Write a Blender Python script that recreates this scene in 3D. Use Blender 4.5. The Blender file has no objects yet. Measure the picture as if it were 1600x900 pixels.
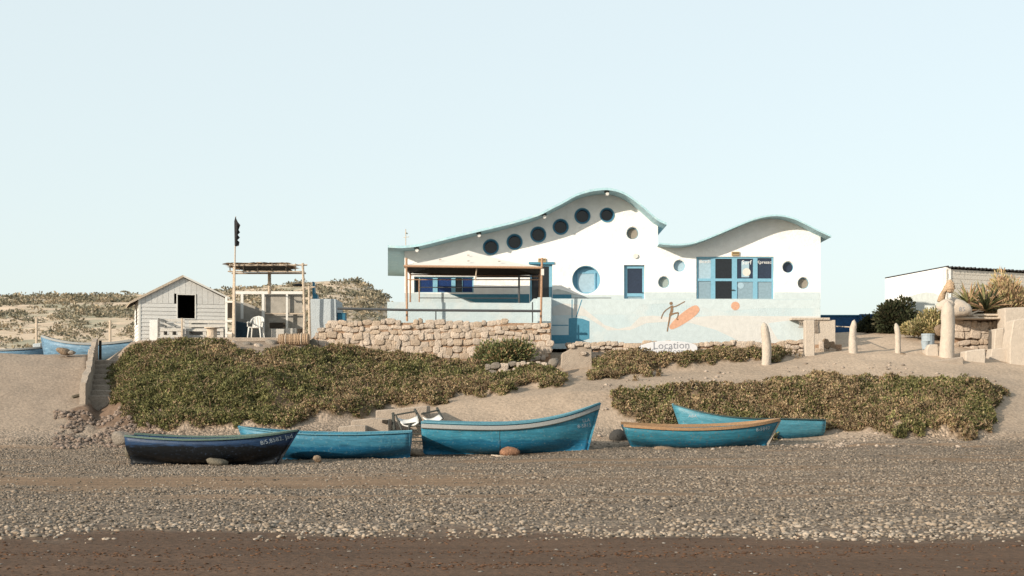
import bpy, bmesh, math, random
import numpy as np
from mathutils import Vector, Matrix
from mathutils.bvhtree import BVHTree

random.seed(7); rng = np.random.default_rng(7)
S = bpy.context.scene
COL = S.collection
R = math.radians
F = 2222.22; EYE = 1.7; HY = 630.0

# ---------------------------------------------------------------- camera
cd = bpy.data.cameras.new('camera'); cam = bpy.data.objects.new('camera', cd); COL.objects.link(cam)
cam.location = (0, 0, EYE); cam.rotation_euler = (R(90), 0, 0)
cd.sensor_width = 36; cd.lens = 50; cd.shift_y = 180 / 1600; cd.clip_start = 0.1; cd.clip_end = 8000
S.camera = cam
# ---------------------------------------------------------------- light
SUN_AZ, SUN_EL = R(50), R(18.5)          # sun stands to the left and behind the camera
w = bpy.data.worlds.new("World"); S.world = w; w.use_nodes = True
nt = w.node_tree; nt.nodes.clear()
out = nt.nodes.new('ShaderNodeOutputWorld'); bg = nt.nodes.new('ShaderNodeBackground')
sky = nt.nodes.new('ShaderNodeTexSky'); sky.sky_type = 'NISHITA'; sky.sun_disc = False
sky.sun_elevation = SUN_EL; sky.sun_rotation = R(180) + SUN_AZ; sky.dust_density = 2.0; sky.air_density = 1.0
mx = nt.nodes.new('ShaderNodeMix'); mx.data_type = 'RGBA'; mx.inputs[0].default_value = 0.72
mx.inputs[7].default_value = (4.85, 5.4, 5.35, 1)
nt.links.new(sky.outputs[0], mx.inputs[6]); nt.links.new(mx.outputs[2], bg.inputs[0])
bg.inputs[1].default_value = 0.15
nt.links.new(bg.outputs[0], out.inputs[0])
sl = bpy.data.lights.new('sun', 'SUN'); sl.energy = 5.0; sl.angle = R(0.5); sl.color = (1.0, 0.88, 0.72)
so = bpy.data.objects.new('sun', sl); COL.objects.link(so)
sd = Vector((-math.sin(SUN_AZ) * math.cos(SUN_EL), -math.cos(SUN_AZ) * math.cos(SUN_EL), math.sin(SUN_EL)))
so.rotation_euler = sd.to_track_quat('Z', 'Y').to_euler()
so.location = sd * 60
vs = S.view_settings; vs.view_transform = 'Standard'; vs.look = 'None'; vs.exposure = 0.32; vs.gamma = 1
vs.use_curve_mapping = False

# ---------------------------------------------------------------- helpers
def P(px, py, Y): return Vector(((px - 800) / F * Y, Y, EYE + (HY - py) / F * Y))
def PX(px, Y): return (px - 800) / F * Y
def PZ(py, Y): return EYE + (HY - py) / F * Y

def tag(o, label=None, cat=None, group=None, kind=None):
    if label: o['label'] = label
    if cat: o['category'] = cat
    if group: o['group'] = group
    if kind: o['kind'] = kind
    return o

def thing(name, label, cat, loc=(0, 0, 0), rotz=0, group=None):
    o = bpy.data.objects.new(name, None); COL.objects.link(o)
    o.location = loc; o.rotation_euler = (0, 0, rotz); o.empty_display_size = .2
    return tag(o, label, cat, group)

def link_mesh(name, me, m, parent=None, smooth=False):
    if m is not None: me.materials.append(m)
    if smooth: me.polygons.foreach_set('use_smooth', [True] * len(me.polygons))
    o = bpy.data.objects.new(name, me); COL.objects.link(o)
    if parent: o.parent = parent
    return o

class MB:
    def __init__(s): s.v = []; s.f = []
    def add(s, vs_, fs):
        n = len(s.v); s.v += [tuple(v) for v in vs_]; s.f += [tuple(i + n for i in f) for f in fs]; return s
    def box(s, x0, x1, y0, y1, z0, z1):
        return s.add([(x0,y0,z0),(x1,y0,z0),(x1,y1,z0),(x0,y1,z0),(x0,y0,z1),(x1,y0,z1),(x1,y1,z1),(x0,y1,z1)],
              [(0,3,2,1),(4,5,6,7),(0,1,5,4),(1,2,6,5),(2,3,7,6),(3,0,4,7)])
    def bar(s, a, b, w_, h_, up=(0,0,1)):
        a = Vector(a); b = Vector(b); d = (b - a).normalized(); up = Vector(up)
        if abs(d.dot(up)) > .99: up = Vector((0,1,0))
        sx = d.cross(up).normalized() * w_ / 2; sz = sx.cross(d).normalized() * h_ / 2
        vs_ = [a-sx-sz, a+sx-sz, a+sx+sz, a-sx+sz, b-sx-sz, b+sx-sz, b+sx+sz, b-sx+sz]
        return s.add(vs_, [(0,1,2,3),(7,6,5,4),(0,4,5,1),(1,5,6,2),(2,6,7,3),(3,7,4,0)])
    def tube(s, pts, r, n=8, cap=True):
        pts = [Vector(p) for p in pts]; rr = r if isinstance(r, (list, tuple)) else [r] * len(pts)
        rings = []
        for i, p in enumerate(pts):
            d = (pts[min(i+1, len(pts)-1)] - pts[max(i-1, 0)]).normalized()
            u = Vector((0,0,1)) if abs(d.z) < .9 else Vector((0,1,0))
            a = d.cross(u).normalized(); b = a.cross(d)
            rings.append([p + (a * math.cos(2*math.pi*k/n) + b * math.sin(2*math.pi*k/n)) * rr[i] for k in range(n)])
        vs_ = [v for r_ in rings for v in r_]; fs = []
        for i in range(len(pts) - 1):
            for k in range(n):
                fs.append((i*n+k, (i+1)*n+k, (i+1)*n+(k+1) % n, i*n+(k+1) % n))
        if cap: fs += [tuple(range(n)), tuple(range((len(pts)-1)*n + n-1, (len(pts)-1)*n - 1, -1))]
        return s.add(vs_, fs)
    def prism(s, poly, y0, y1):
        """poly of (x,z), extruded from y0 (front) to y1"""
        n = len(poly); vs_ = [(x, y0, z) for x, z in poly] + [(x, y1, z) for x, z in poly]
        return s.add(vs_, [tuple(range(n)), tuple(range(2*n-1, n-1, -1))] + [(k, n+k, n+(k+1) % n, (k+1) % n) for k in range(n)])
    def disc(s, c, r, y0, y1, n=28):
        return s.prism([(c[0] + r*math.cos(2*math.pi*k/n), c[1] + r*math.sin(2*math.pi*k/n)) for k in range(n)], y0, y1)
    def ring(s, c, r0, r1, y0, y1, n=28):
        vs_ = []; fs = []
        for k in range(n):
            a = 2*math.pi*k/n; ca, sa = math.cos(a), math.sin(a)
            vs_ += [(c[0]+r0*ca, y0, c[1]+r0*sa), (c[0]+r1*ca, y0, c[1]+r1*sa), (c[0]+r0*ca, y1, c[1]+r0*sa), (c[0]+r1*ca, y1, c[1]+r1*sa)]
            b = 4*k; q = 4*((k+1) % n)
            fs += [(b, b+1, q+1, q), (b+2, q+2, q+3, b+3), (b, q, q+2, b+2), (b+1, b+3, q+3, q+1)]
        return s.add(vs_, fs)
    def build(s, name, m, parent=None, local=False, smooth=False, bevel=0):
        off = Vector((0,0,0))
        if parent and not local:
            q = parent
            while q: off += q.location; q = q.parent
        me = bpy.data.meshes.new(name)
        me.from_pydata([tuple(Vector(v) - off) for v in s.v], [], s.f)
        bm = bmesh.new(); bm.from_mesh(me); bmesh.ops.recalc_face_normals(bm, faces=bm.faces)
        if bevel: bmesh.ops.bevel(bm, geom=list(bm.edges), offset=bevel, segments=1, affect='EDGES', clamp_overlap=True)
        bm.to_mesh(me); bm.free()
        return link_mesh(name, me, m, parent, smooth)

def np_mesh(name, V, Fc, m, cols=None, parent=None, smooth=False):
    me = bpy.data.meshes.new(name); k = Fc.shape[1]; nf = len(Fc)
    me.vertices.add(len(V)); me.vertices.foreach_set('co', np.ascontiguousarray(V, dtype=np.float32).ravel())
    me.loops.add(nf * k); me.loops.foreach_set('vertex_index', Fc.astype(np.int32).ravel())
    me.polygons.add(nf); me.polygons.foreach_set('loop_start', np.arange(0, nf*k, k, dtype=np.int32))
    me.update(calc_edges=True)
    if smooth: me.polygons.foreach_set('use_smooth', np.ones(nf, dtype=bool))
    if cols is not None:
        at = me.color_attributes.new('tint', 'FLOAT_COLOR', 'POINT')
        at.data.foreach_set('color', np.concatenate([cols, np.ones((len(cols), 1))], 1).astype(np.float32).ravel())
    if m is not None: me.materials.append(m)
    o = bpy.data.objects.new(name, me); COL.objects.link(o)
    if parent: o.parent = parent
    return o

def lattice(seed, n=256): return np.random.default_rng(seed).random((n, n))
_L = [lattice(k) for k in range(6)]
def vnoise(x, y, sc, k=0):
    L = _L[k % 6]; n = L.shape[0]; x = np.asarray(x) / sc + 1000.3; y = np.asarray(y) / sc + 1000.7
    xi = np.floor(x).astype(int); yi = np.floor(y).astype(int); fx = x - xi; fy = y - yi
    fx = fx*fx*(3-2*fx); fy = fy*fy*(3-2*fy)
    a = L[xi % n, yi % n]; b = L[(xi+1) % n, yi % n]; c = L[xi % n, (yi+1) % n]; d = L[(xi+1) % n, (yi+1) % n]
    return (a*(1-fx)+b*fx)*(1-fy) + (c*(1-fx)+d*fx)*fy
def fbm(x, y, sc, k=0):
    return vnoise(x, y, sc, k)*.5 + vnoise(x, y, sc/2.1, k+1)*.3 + vnoise(x, y, sc/4.3, k+2)*.2

# ---------------------------------------------------------------- materials
def mat(name, col, rough=.8, var=.12, scale=3, bump=0, bscale=40, col2=None, c2amt=.5, piece=0, spec=.3, attr=False, metal=0, wave=None, trans=0, sheet=False):
    m = bpy.data.materials.new(name); m.use_nodes = True; n = m.node_tree.nodes; l = m.node_tree.links
    b = n['Principled BSDF']; b.inputs['Roughness'].default_value = rough
    b.inputs['Specular IOR Level'].default_value = spec; b.inputs['Metallic'].default_value = metal
    geo = n.new('ShaderNodeNewGeometry')
    no = n.new('ShaderNodeTexNoise'); no.inputs['Scale'].default_value = scale; no.inputs['Detail'].default_value = 6
    no.inputs['Roughness'].default_value = .65
    l.new(geo.outputs['Position'], no.inputs['Vector'])
    if attr:
        a = n.new('ShaderNodeAttribute'); a.attribute_name = 'tint'; src = a.outputs['Color']
    else:
        rgb = n.new('ShaderNodeRGB'); rgb.outputs[0].default_value = (*col, 1); src = rgb.outputs[0]
    if col2:
        r2 = n.new('ShaderNodeValToRGB'); r2.color_ramp.elements[0].position = c2amt - .06; r2.color_ramp.elements[1].position = c2amt + .06
        l.new(no.outputs['Fac'], r2.inputs[0])
        mc = n.new('ShaderNodeMix'); mc.data_type = 'RGBA'; mc.inputs[7].default_value = (*col2, 1)
        l.new(r2.outputs[0], mc.inputs[0]); l.new(src, mc.inputs[6]); src = mc.outputs[2]
    mr = n.new('ShaderNodeMapRange'); mr.inputs[1].default_value = .3; mr.inputs[2].default_value = .7
    mr.inputs[3].default_value = 1 - var; mr.inputs[4].default_value = 1 + var
    no2 = n.new('ShaderNodeTexNoise'); no2.inputs['Scale'].default_value = scale * 3.7; no2.inputs['Detail'].default_value = 5
    l.new(geo.outputs['Position'], no2.inputs['Vector']); l.new(no2.outputs['Fac'], mr.inputs[0])
    fac = mr.outputs[0]
    if piece:
        oi = n.new('ShaderNodeObjectInfo'); m2 = n.new('ShaderNodeMapRange'); m2.inputs[3].default_value = 1 - piece; m2.inputs[4].default_value = 1 + piece
        l.new(oi.outputs['Random'], m2.inputs[0]); mm = n.new('ShaderNodeMath'); mm.operation = 'MULTIPLY'
        l.new(fac, mm.inputs[0]); l.new(m2.outputs[0], mm.inputs[1]); fac = mm.outputs[0]
    vm = n.new('ShaderNodeVectorMath'); vm.operation = 'SCALE'; l.new(src, vm.inputs[0]); l.new(fac, vm.inputs['Scale'])
    l.new(vm.outputs[0], b.inputs['Base Color'])
    if bump:
        bn = n.new('ShaderNodeTexNoise'); bn.inputs['Scale'].default_value = bscale; bn.inputs['Detail'].default_value = 4
        l.new(geo.outputs['Position'], bn.inputs['Vector'])
        bu = n.new('ShaderNodeBump'); bu.inputs['Strength'].default_value = min(1, bump); bu.inputs['Distance'].default_value = .05
        l.new(bn.outputs['Fac'], bu.inputs['Height']); l.new(bu.outputs[0], b.inputs['Normal'])
    if trans:
        b.inputs['Transmission Weight'].default_value = 0
        tr = n.new('ShaderNodeBsdfTranslucent'); l.new(vm.outputs[0], tr.inputs['Color'])
        ms = n.new('ShaderNodeMixShader'); ms.inputs[0].default_value = trans
        l.new(b.outputs[0], ms.inputs[1]); l.new(tr.outputs[0], ms.inputs[2]); l.new(ms.outputs[0], n['Material Output'].inputs[0])
    return m

M = {}
M['white'] = mat('white_plaster', (.76, .76, .75), .9, .05, .9, .5, 9, col2=(.70, .695, .67), c2amt=.62)
M['terrace'] = mat('pale_blue_plaster', (.42, .505, .54), .9, .05, 1.0, .4, 20, col2=(.46, .52, .54), c2amt=.55)
M['mural_sky'] = mat('mural_pale_grey', (.455, .525, .55), .9, .06, 1.5, .3, 20)
M['mural_sand'] = mat('mural_pale_sand', (.50, .50, .49), .9, .06, 1.5, .3, 20)
M['mural_wave'] = mat('mural_wave_blue', (.42, .49, .52), .9, .06, 1.5, .3, 20)
M['mural_hill'] = mat('mural_hill_grey', (.44, .47, .46), .9, .08, 1.5)
M['orange'] = mat('faded_orange_paint', (.50, .29, .20), .9, .12, 3)
M['brown_paint'] = mat('brown_outline_paint', (.20, .13, .08), .9, .1, 3)
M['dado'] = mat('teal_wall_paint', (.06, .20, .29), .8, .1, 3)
M['roof'] = mat('pale_teal_roof_paint', (.33, .50, .56), .8, .10, 2.5, .3, 20, col2=(.42, .56, .59), c2amt=.6)
M['bluef'] = mat('light_blue_woodwork', (.17, .36, .48), .6, .08, 4)
M['bluedk'] = mat('deep_blue_woodwork', (.03, .13, .24), .5, .1, 4)
M['bluepane'] = mat('blue_curtain', (.008, .03, .115), .4, .4, 6)
M['glass'] = mat('dark_glass', (.012, .014, .018), .18, .2, 3, spec=.4)
M['glass_navy'] = mat('navy_glass', (.02, .03, .055), .2, .2, 3, spec=.4)
M['pane_grey'] = mat('frosted_pane', (.20, .29, .35), .5, .1, 3)
M['pane_light'] = mat('pale_pane', (.30, .42, .50), .5, .08, 3)
M['pane_tan'] = mat('tan_shutter', (.22, .20, .17), .7, .15, 5)
M['pane_green'] = mat('green_grey_shutter', (.24, .29, .28), .7, .15, 5)
M['rust'] = mat('rusty_steel', (.36, .22, .14), .7, .3, 8, .3, 60)
M['pipe'] = mat('dark_grey_pipe', (.06, .065, .07), .5, .2, 8)
M['fabric'] = mat('canvas', (.56, .54, .50), .95, .05, 2, .2, 15)
M['stone'] = mat('tan_field_stone', (.36, .285, .22), .95, .16, 3, .8, 22, piece=.13)
M['stone_pale'] = mat('pale_field_stone', (.41, .34, .28), .95, .2, 3, .8, 22, piece=.14)
M['mortar'] = mat('earth_mortar', (.30, .20, .135), .95, .25, 5, .8, 30)
M['concrete'] = mat('worn_concrete', (.30, .25, .205), .95, .12, 1.5, .6, 25)
M['render'] = mat('cream_render', (.42, .365, .31), .95, .08, 2, .5, 20)
M['driftwood'] = mat('bleached_wood', (.46, .38, .30), .9, .2, 5, .6, 40)
M['rawwood'] = mat('weathered_board', (.44, .42, .39), .9, .12, 5, .4, 40, piece=.08)
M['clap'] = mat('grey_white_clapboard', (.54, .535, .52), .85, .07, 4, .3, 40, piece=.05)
M['clapsun'] = mat('white_trim_sunlit_clap', (.60, .59, .56), .85, .05, 4)  # trim, and clapboard painted lighter for the sunlit side wall
M['shackroof'] = mat('pale_roof_board', (.42, .34, .25), .9, .2, 4, .5, 30)
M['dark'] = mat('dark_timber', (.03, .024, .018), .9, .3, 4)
M['reed'] = mat('dry_reed', (.17, .10, .055), .95, .4, 10, attr=True)
M['greyboard'] = mat('grey_sheet_board', (.30, .28, .25), .9, .12, 1.6, .3, 20, col2=(.25, .23, .20), c2amt=.58)
M['plastic'] = mat('white_plastic', (.58, .57, .54), .45, .04, 3, spec=.5)
M['tarp'] = mat('dark_blue_tarp', (.012, .03, .045), .7, .2, 4)
M['palewall'] = mat('pale_blue_wall', (.36, .40, .425), .9, .06, 1.2, .4, 20)
M['tealpaint'] = mat('teal_painted_wood', (.02, .12, .20), .6, .15, 5)
M['bluewall'] = mat('deep_blue_wall_paint', (.012, .06, .155), .7, .15, 2)
M['straw'] = mat('bundled_straw', (.38, .27, .18), .95, .25, 10, .9, 60)
M['black'] = mat('black_cloth', (.02, .02, .022), .9, .3, 6)
M['sign'] = mat('white_surfboard', (.52, .53, .56), .6, .06, 2)
M['print'] = mat('grey_lettering', (.20, .21, .24), .8, .05, 2)
M['printwhite'] = mat('white_lettering', (.7, .7, .7), .8, .05, 2)
M['printblue'] = mat('blue_lettering', (.02, .16, .32), .8, .05, 2)
M['rockp'] = mat('pale_beach_rock', (.19, .165, .14), .95, .2, 4, .8, 25, piece=.1)
M['rockt'] = mat('tan_beach_rock', (.20, .145, .10), .95, .2, 5, .8, 25)
M['rockb'] = mat('brown_grey_rock', (.12, .105, .08), .95, .2, 5, .7, 25)
M['rockd'] = mat('dark_rock', (.045, .043, .04), .95, .2, 5, .7, 25)
M['rocko'] = mat('ochre_rock', (.24, .125, .075), .95, .4, 9, .8, 25)
M['plaque'] = mat('brown_plaque', (.30, .22, .12), .8, .2, 10)
M['metal'] = mat('dark_weathered_metal', (.04, .043, .038), .6, .3, 8)
M['ochre'] = mat('driftwood_carving', (.42, .30, .20), .95, .3, 9, .9, 30)
M['lblue'] = mat('light_blue_plastic', (.26, .31, .35), .6, .08, 3)
M['trunk'] = mat('bark', (.12, .09, .06), .95, .2, 8)
M['leaf'] = mat('leaves', (.1, .1, .05), .7, .15, 6, attr=True, trans=.15, spec=.2)
M['pebble'] = mat('pebbles', (.2, .2, .2), .9, .15, 20, attr=True, spec=.25)
M['ground'] = mat('sand_and_earth', (.2, .2, .2), .95, .16, 2.2, .7, 9, attr=True, spec=.15)
M['hill'] = mat('dry_hill_soil', (.50, .385, .28), .95, .2, .12, attr=False, col2=(.30, .27, .19), c2amt=.56)
M['block'] = mat('whitewashed_blocks', (.62, .57, .50), .95, .06, 2, .4, 20)
M['corr'] = mat('corrugated_sheet', (.05, .045, .045), .8, .3, 5)

# fine pebble relief in the ground material
def ground_relief():
    m = M['ground']; n = m.node_tree.nodes; l = m.node_tree.links
    b = n['Principled BSDF']; geo = [x for x in n if x.type == 'NEW_GEOMETRY'][0]
    vo = n.new('ShaderNodeTexVoronoi'); vo.inputs['Scale'].default_value = 13
    l.new(geo.outputs['Position'], vo.inputs['Vector'])
    pa = n.new('ShaderNodeAttribute'); pa.attribute_name = 'gravel'
    src = b.inputs['Base Color'].links[0].from_socket
    # each cell one stone: its own tone
    mr = n.new('ShaderNodeMapRange'); mr.inputs[3].default_value = .55; mr.inputs[4].default_value = 1.5
    sx = n.new('ShaderNodeSeparateColor'); l.new(vo.outputs['Color'], sx.inputs[0]); l.new(sx.outputs[0], mr.inputs[0])
    mixf = n.new('ShaderNodeMix'); mixf.data_type = 'FLOAT'; mixf.inputs[2].default_value = 1
    l.new(pa.outputs['Fac'], mixf.inputs[0]); l.new(mr.outputs[0], mixf.inputs[3])
    vm = n.new('ShaderNodeVectorMath'); vm.operation = 'SCALE'; l.new(src, vm.inputs[0]); l.new(mixf.outputs[0], vm.inputs['Scale'])
    l.new(vm.outputs[0], b.inputs['Base Color'])
    bu0 = [x for x in n if x.type == 'BUMP'][0]
    bu = n.new('ShaderNodeBump'); bu.invert = True; bu.inputs['Distance'].default_value = .05
    l.new(pa.outputs['Fac'], bu.inputs['Strength']); l.new(vo.outputs['Distance'], bu.inputs['Height'])
    l.new(bu0.outputs[0], bu.inputs['Normal']); l.new(bu.outputs[0], b.inputs['Normal'])
ground_relief()

# ================================================================ GROUND
TC = np.array([-300, 0, 120, 138, 150, 205, 300, 430, 600, 700, 800, 900, 1000, 1200, 1300, 1400, 1500, 1600, 1900], float)
rowsY = [38, 41, 44, 46.5, 48, 50, 52, 54, 55.5, 57, 60, 64]
rowsP = [
 [735,735,735,735,735,735,734,733,731,730,730,729,728,727,727,727,727,727,727],
 [727,727,727,727,727,727,727,726,724,722,721,718,716,714,714,714,714,714,714],
 [714,714,713,713,713,713,713,714,716,714,711,708,704,701,700,700,699,698,698],
 [692,692,692,692,690,686,684,680,684,692,692,692,695,695,691,688,688,686,686],
 [674,674,674,674,674,662,655,652,666,665,662,664,682,683,676,668,666,668,668],
 [636,636,638,638,650,632,610,608,643,632,622,612,612,618,620,620,620,638,638],
 [601,601,604,604,640,596,575,575,612,612,608,598,596,592,592,592,590,604,604],
 [570,570,574,574,612,558,545,552,585,590,595,586,583,572,567,568,572,588,588],
 [552,552,556,556,592,538,530,537,560,568,578,574,562,560,554,556,560,574,574],
 [553,553,555,555,575,535,529,529,552,556,556,552,548,552,546,548,552,568,568],
 [573,573,573,573,570,545,529,529,545,545,545,545,545,545,533,530,535,555,555],
 [578,578,578,578,575,560,530,530,545,545,545,545,545,545,519,518,519,525,525]]
NY = np.array([-60, 28] + rowsY + [8000.0])
NZ = [[0.0]*19, [0.0]*19] + [[EYE + (HY - p)/F*y for p in r] for y, r in zip(rowsY, rowsP)]
NZ.append(NZ[-1]); NZ = np.array(NZ)
VP = [np.array(p, float) for p in (
 [(162,604),(178,582),(205,556),(240,546),(290,543),(330,548),(345,553),(400,560),(480,561),(560,558),(640,566),(735,577),(760,588),(845,590),(872,588),(880,603),(800,614),(700,629),(605,640),(585,655),(500,664),(440,670),(380,668),(300,672),(215,672),(178,650)],
 [(925,578),(960,563),(990,569),(1092,568),(1112,556),(1190,558),(1258,566),(1190,567),(1100,577),(1000,592),(930,599),(912,592)],
 [(962,630),(978,620),(1060,613),(1140,616),(1200,609),(1290,603),(1400,601),(1500,598),(1540,606),(1578,624),(1552,640),(1556,678),(1500,688),(1400,680),(1290,678),(1200,690),(1050,680),(965,655)])]
def inpoly(x, y, poly):
    r = np.zeros(np.shape(x), bool); n = len(poly); j = n - 1
    for i in range(n):
        xi, yi = poly[i]; xj, yj = poly[j]
        c = ((yi > y) != (yj > y)) & (x < (xj - xi) * (y - yi) / (yj - yi + 1e-9) + xi); r ^= c; j = i
    return r
def base_z(X, Y):
    X = np.asarray(X, float); Y = np.asarray(Y, float)
    px = np.clip(800 + X * F / np.maximum(Y, 1), TC[0], TC[-1])
    ci = np.clip(np.searchsorted(TC, px) - 1, 0, len(TC) - 2); cf = (px - TC[ci]) / (TC[ci+1] - TC[ci])
    ri = np.clip(np.searchsorted(NY, Y) - 1, 0, len(NY) - 2); rf = (Y - NY[ri]) / (NY[ri+1] - NY[ri])
    a = NZ[ri, ci]*(1-cf) + NZ[ri, ci+1]*cf; b = NZ[ri+1, ci]*(1-cf) + NZ[ri+1, ci+1]*cf
    return a*(1-rf) + b*rf
def proj(X, Y, Z): 
    Yc = np.maximum(Y, 1); return 800 + X*F/Yc, HY - (Z - EYE)*F/Yc
def veg(X, Y, Z):
    px, py = proj(X, Y, Z); jx = (vnoise(X, Y, .9, 3)-.5)*24 + (vnoise(X, Y, .35, 1)-.5)*12; jy = (vnoise(X, Y, .8, 4)-.5)*13 + (vnoise(X, Y, .3, 2)-.5)*7 + 2.5
    r = np.zeros(np.shape(X), bool)
    for p in VP: r |= inpoly(px + jx, py + jy, p)
    return r & (Y > 45) & (Y < 58.5)
def vegsoft(X, Y, Z):
    acc = veg(X, Y, Z).astype(float)
    for k in range(8):
        a = k*.785; acc = acc + veg(X + .3*math.cos(a), Y + .3*math.sin(a), Z) + veg(X + .6*math.cos(a+.4), Y + .6*math.sin(a+.4), Z)
    return acc / 17
def ground_z(X, Y):
    z = base_z(X, Y)
    act = np.clip((Y - 36) / 8, 0, 1) * np.clip((90 - Y) / 20, 0, 1)
    z = z + (fbm(X, Y, 2.2, 1) - .5) * .16 * act + (fbm(X, Y, 5, 2) - .5) * .05 * np.clip((Y-10)/10, 0, 1) * (Y < 90)
    px, py = proj(X, Y, z)
    # debris hollow on the left, cobble ridges along the beach
    rough = inpoly(px, py, [(90,640),(215,600),(240,690),(110,700)])
    z = z + rough * (fbm(X, Y, .5, 3) - .5) * .35
    v = veg(X, Y, z)
    z = z + np.clip(vegsoft(X, Y, z)*1.5 - .45, 0, 1) * (.03 + .34 * fbm(X, Y, 1.0, 5)**1.3 + .16*vnoise(X, Y, .38, 2)**2 + (vnoise(X, Y, 1.7, 1)-.45)*.55*np.clip((54.8-Y)/1.5, 0, 1))
    return z, v
ys = np.concatenate([[-60, -20, 0, 5], np.arange(9, 58.6, .13), np.arange(58.8, 66, .4), [67, 70, 75, 82, 90, 105, 140, 200, 400, 1000, 3000, 7900]])
xs = np.concatenate([[-7000, -2500, -900, -300, -120, -60, -35, -28], np.arange(-24, 24.1, .14), [28, 35, 60, 120, 300, 900, 2500, 7000]])
GX, GY = np.meshgrid(xs, ys); gz, gv = ground_z(GX, GY)
gpx, gpy = proj(GX, GY, gz)
def zone(e0, e1, v): return np.clip((v - e0) / (e1 - e0), 0, 1)
n1 = fbm(GX, GY*1.6, 1.6, 0); n2 = fbm(GX*.35, GY*1.4, 1.2, 2)
dimmed = np.array((.092, .056, .036)); brown = np.array((.20, .132, .083)); grav = np.array((.165, .130, .10))  # first colour: near sand, with the dimming towards the lower edge painted in
slab = np.array((.25, .198, .155)); pathc = np.array((.30, .235, .18)); soil = np.array((.15, .108, .07)); plaza = np.array((.42, .325, .245))
def lerp(a, b, t): return a*(1-t[..., None]) + b*t[..., None]
col = np.broadcast_to(dimmed, GX.shape + (3,)).copy()
t_peb = zone(17.6, 19.6, GY + (n1-.5)*3.4 + (vnoise(GX, GY*0, 4.5, 2)-.5)*1.6)
col = lerp(col, grav, t_peb)
band = zone(27.5, 29, GY + (n2-.5)*5) * (1 - zone(32.5, 34.5, GY + (n2-.5)*5)) * (1 - zone(720, 1000, gpx) * .75)
band2 = zone(.56, .66, n2) * zone(21, 26, GY) * .85
band = np.maximum(band, band2)
col = lerp(col, brown, band)
t_up = zone(45.0, 47.5, GY + (n1-.5)*2)
up = np.where((gpx < 590)[..., None], slab, pathc)
col = lerp(col, up, t_up)
col = lerp(col, plaza, zone(1180, 1330, gpx) * zone(52, 56, GY))
col = lerp(col, soil, gv * 1.0)
debris = inpoly(gpx, gpy, [(100,645),(215,600),(240,690),(120,695)]) * zone(.35, .6, n1)
col = lerp(col, np.array((.14, .095, .068)), debris * 1.0)
col *= (.86 + .28 * fbm(GX, GY, .9, 4))[..., None]
streak = (vnoise(GX*.22, GY*2.2, .8, 2)*.6 + vnoise(GX*.3, GY*5, .8, 3)*.4); col *= (1 + (streak - .5)*.5*(1 - t_up))[..., None]
farm = (GY > 66) & (gpx < 1200)
col[farm] = (.36, .29, .21)
ny_, nx_ = GX.shape; idx = np.arange(ny_*nx_).reshape(ny_, nx_)
quads = np.stack([idx[:-1, :-1], idx[:-1, 1:], idx[1:, 1:], idx[1:, :-1]], -1).reshape(-1, 4)
gr = np_mesh('ground', np.stack([GX, GY, gz], -1).reshape(-1, 3), quads, M['ground'], col.reshape(-1, 3), smooth=True)
gravel = (t_peb * (1 - band*.75) * (1 - zone(47, 49, GY)) ).reshape(-1)
ga = gr.data.attributes.new('gravel', 'FLOAT', 'POINT'); ga.data.foreach_set('value', gravel.astype(np.float32))
tag(gr, kind='structure', label='sand, shingle and earth bank rising from the beach to the terrace')
def gz1(x, y): return float(ground_z(np.array([x]), np.array([y]))[0][0])
def gzb(x, y): return float(base_z(np.array([x]), np.array([y]))[0])

# distant hill --------------------------------------------------------
hy = np.concatenate([np.arange(80, 200, 2.5), np.arange(200, 420, 5)]); hx = np.arange(-260, 60, 2.5)
HX, HYY = np.meshgrid(hx, hy)
def hill_z(X, Y):
    px = 800 + X*F/Y
    ridge = np.interp(px, [-400, 0, 200, 330, 430, 480, 520, 555, 580, 605, 640, 700, 1000], [463, 462, 460, 455, 448, 444, 443, 445, 455, 467, 520, 575, 590])
    ridgez = EYE + (HY - ridge)/F*230
    s = np.clip((Y - 82) / 148, 0, 1); s2 = np.clip((Y - 230) / 190, 0, 1)
    z = 3.0 + (ridgez - 3.0) * (s ** .85) * (1 - .35*s2)
    return z + (fbm(X, Y, 26, 1) - .5) * 2.2 * s + (fbm(X, Y, 7, 3) - .5) * .9 * s
hz = hill_z(HX, HYY)
i2 = np.arange(hz.size).reshape(hz.shape)
q2 = np.stack([i2[:-1, :-1], i2[:-1, 1:], i2[1:, 1:], i2[1:, :-1]], -1).reshape(-1, 4)
hc = np.broadcast_to(np.array((.4, .33, .24)), hz.shape + (3,))
tag(np_mesh('hillside', np.stack([HX, HYY, hz], -1).reshape(-1, 3), q2, M['hill'], hc.reshape(-1, 3), smooth=True), 'dry sandy hillside with scrub beyond the beach huts', kind='structure')

# ================================================================ scatter builders
def blades(pos, dirs, ln, wd, cols):
    """a folded diamond leaf for every position"""
    n = len(pos); d = dirs / np.linalg.norm(dirs, axis=1, keepdims=True)
    rnd = rng.normal(size=(n, 3)); side = np.cross(d, rnd); side /= np.linalg.norm(side, axis=1, keepdims=True)
    nr = np.cross(side, d); ln = ln[:, None]; wd = wd[:, None]
    V = np.stack([pos, pos + d*ln*.5 + side*wd*.5 + nr*wd*.12, pos + d*ln, pos + d*ln*.5 - side*wd*.5 + nr*wd*.12], 1)
    b = (np.arange(n)*4)[:, None]
    Fc = np.concatenate([b + np.array([[0, 1, 2]]), b + np.array([[0, 2, 3]])], 0)
    return V.reshape(-1, 3), Fc, np.repeat(cols, 4, 0)
_ico = bmesh.new(); bmesh.ops.create_icosphere(_ico, subdivisions=1, radius=1)
IV = np.array([v.co[:] for v in _ico.verts]); IF = np.array([[v.index for v in f.verts] for f in _ico.faces]); _ico.free()
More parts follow.
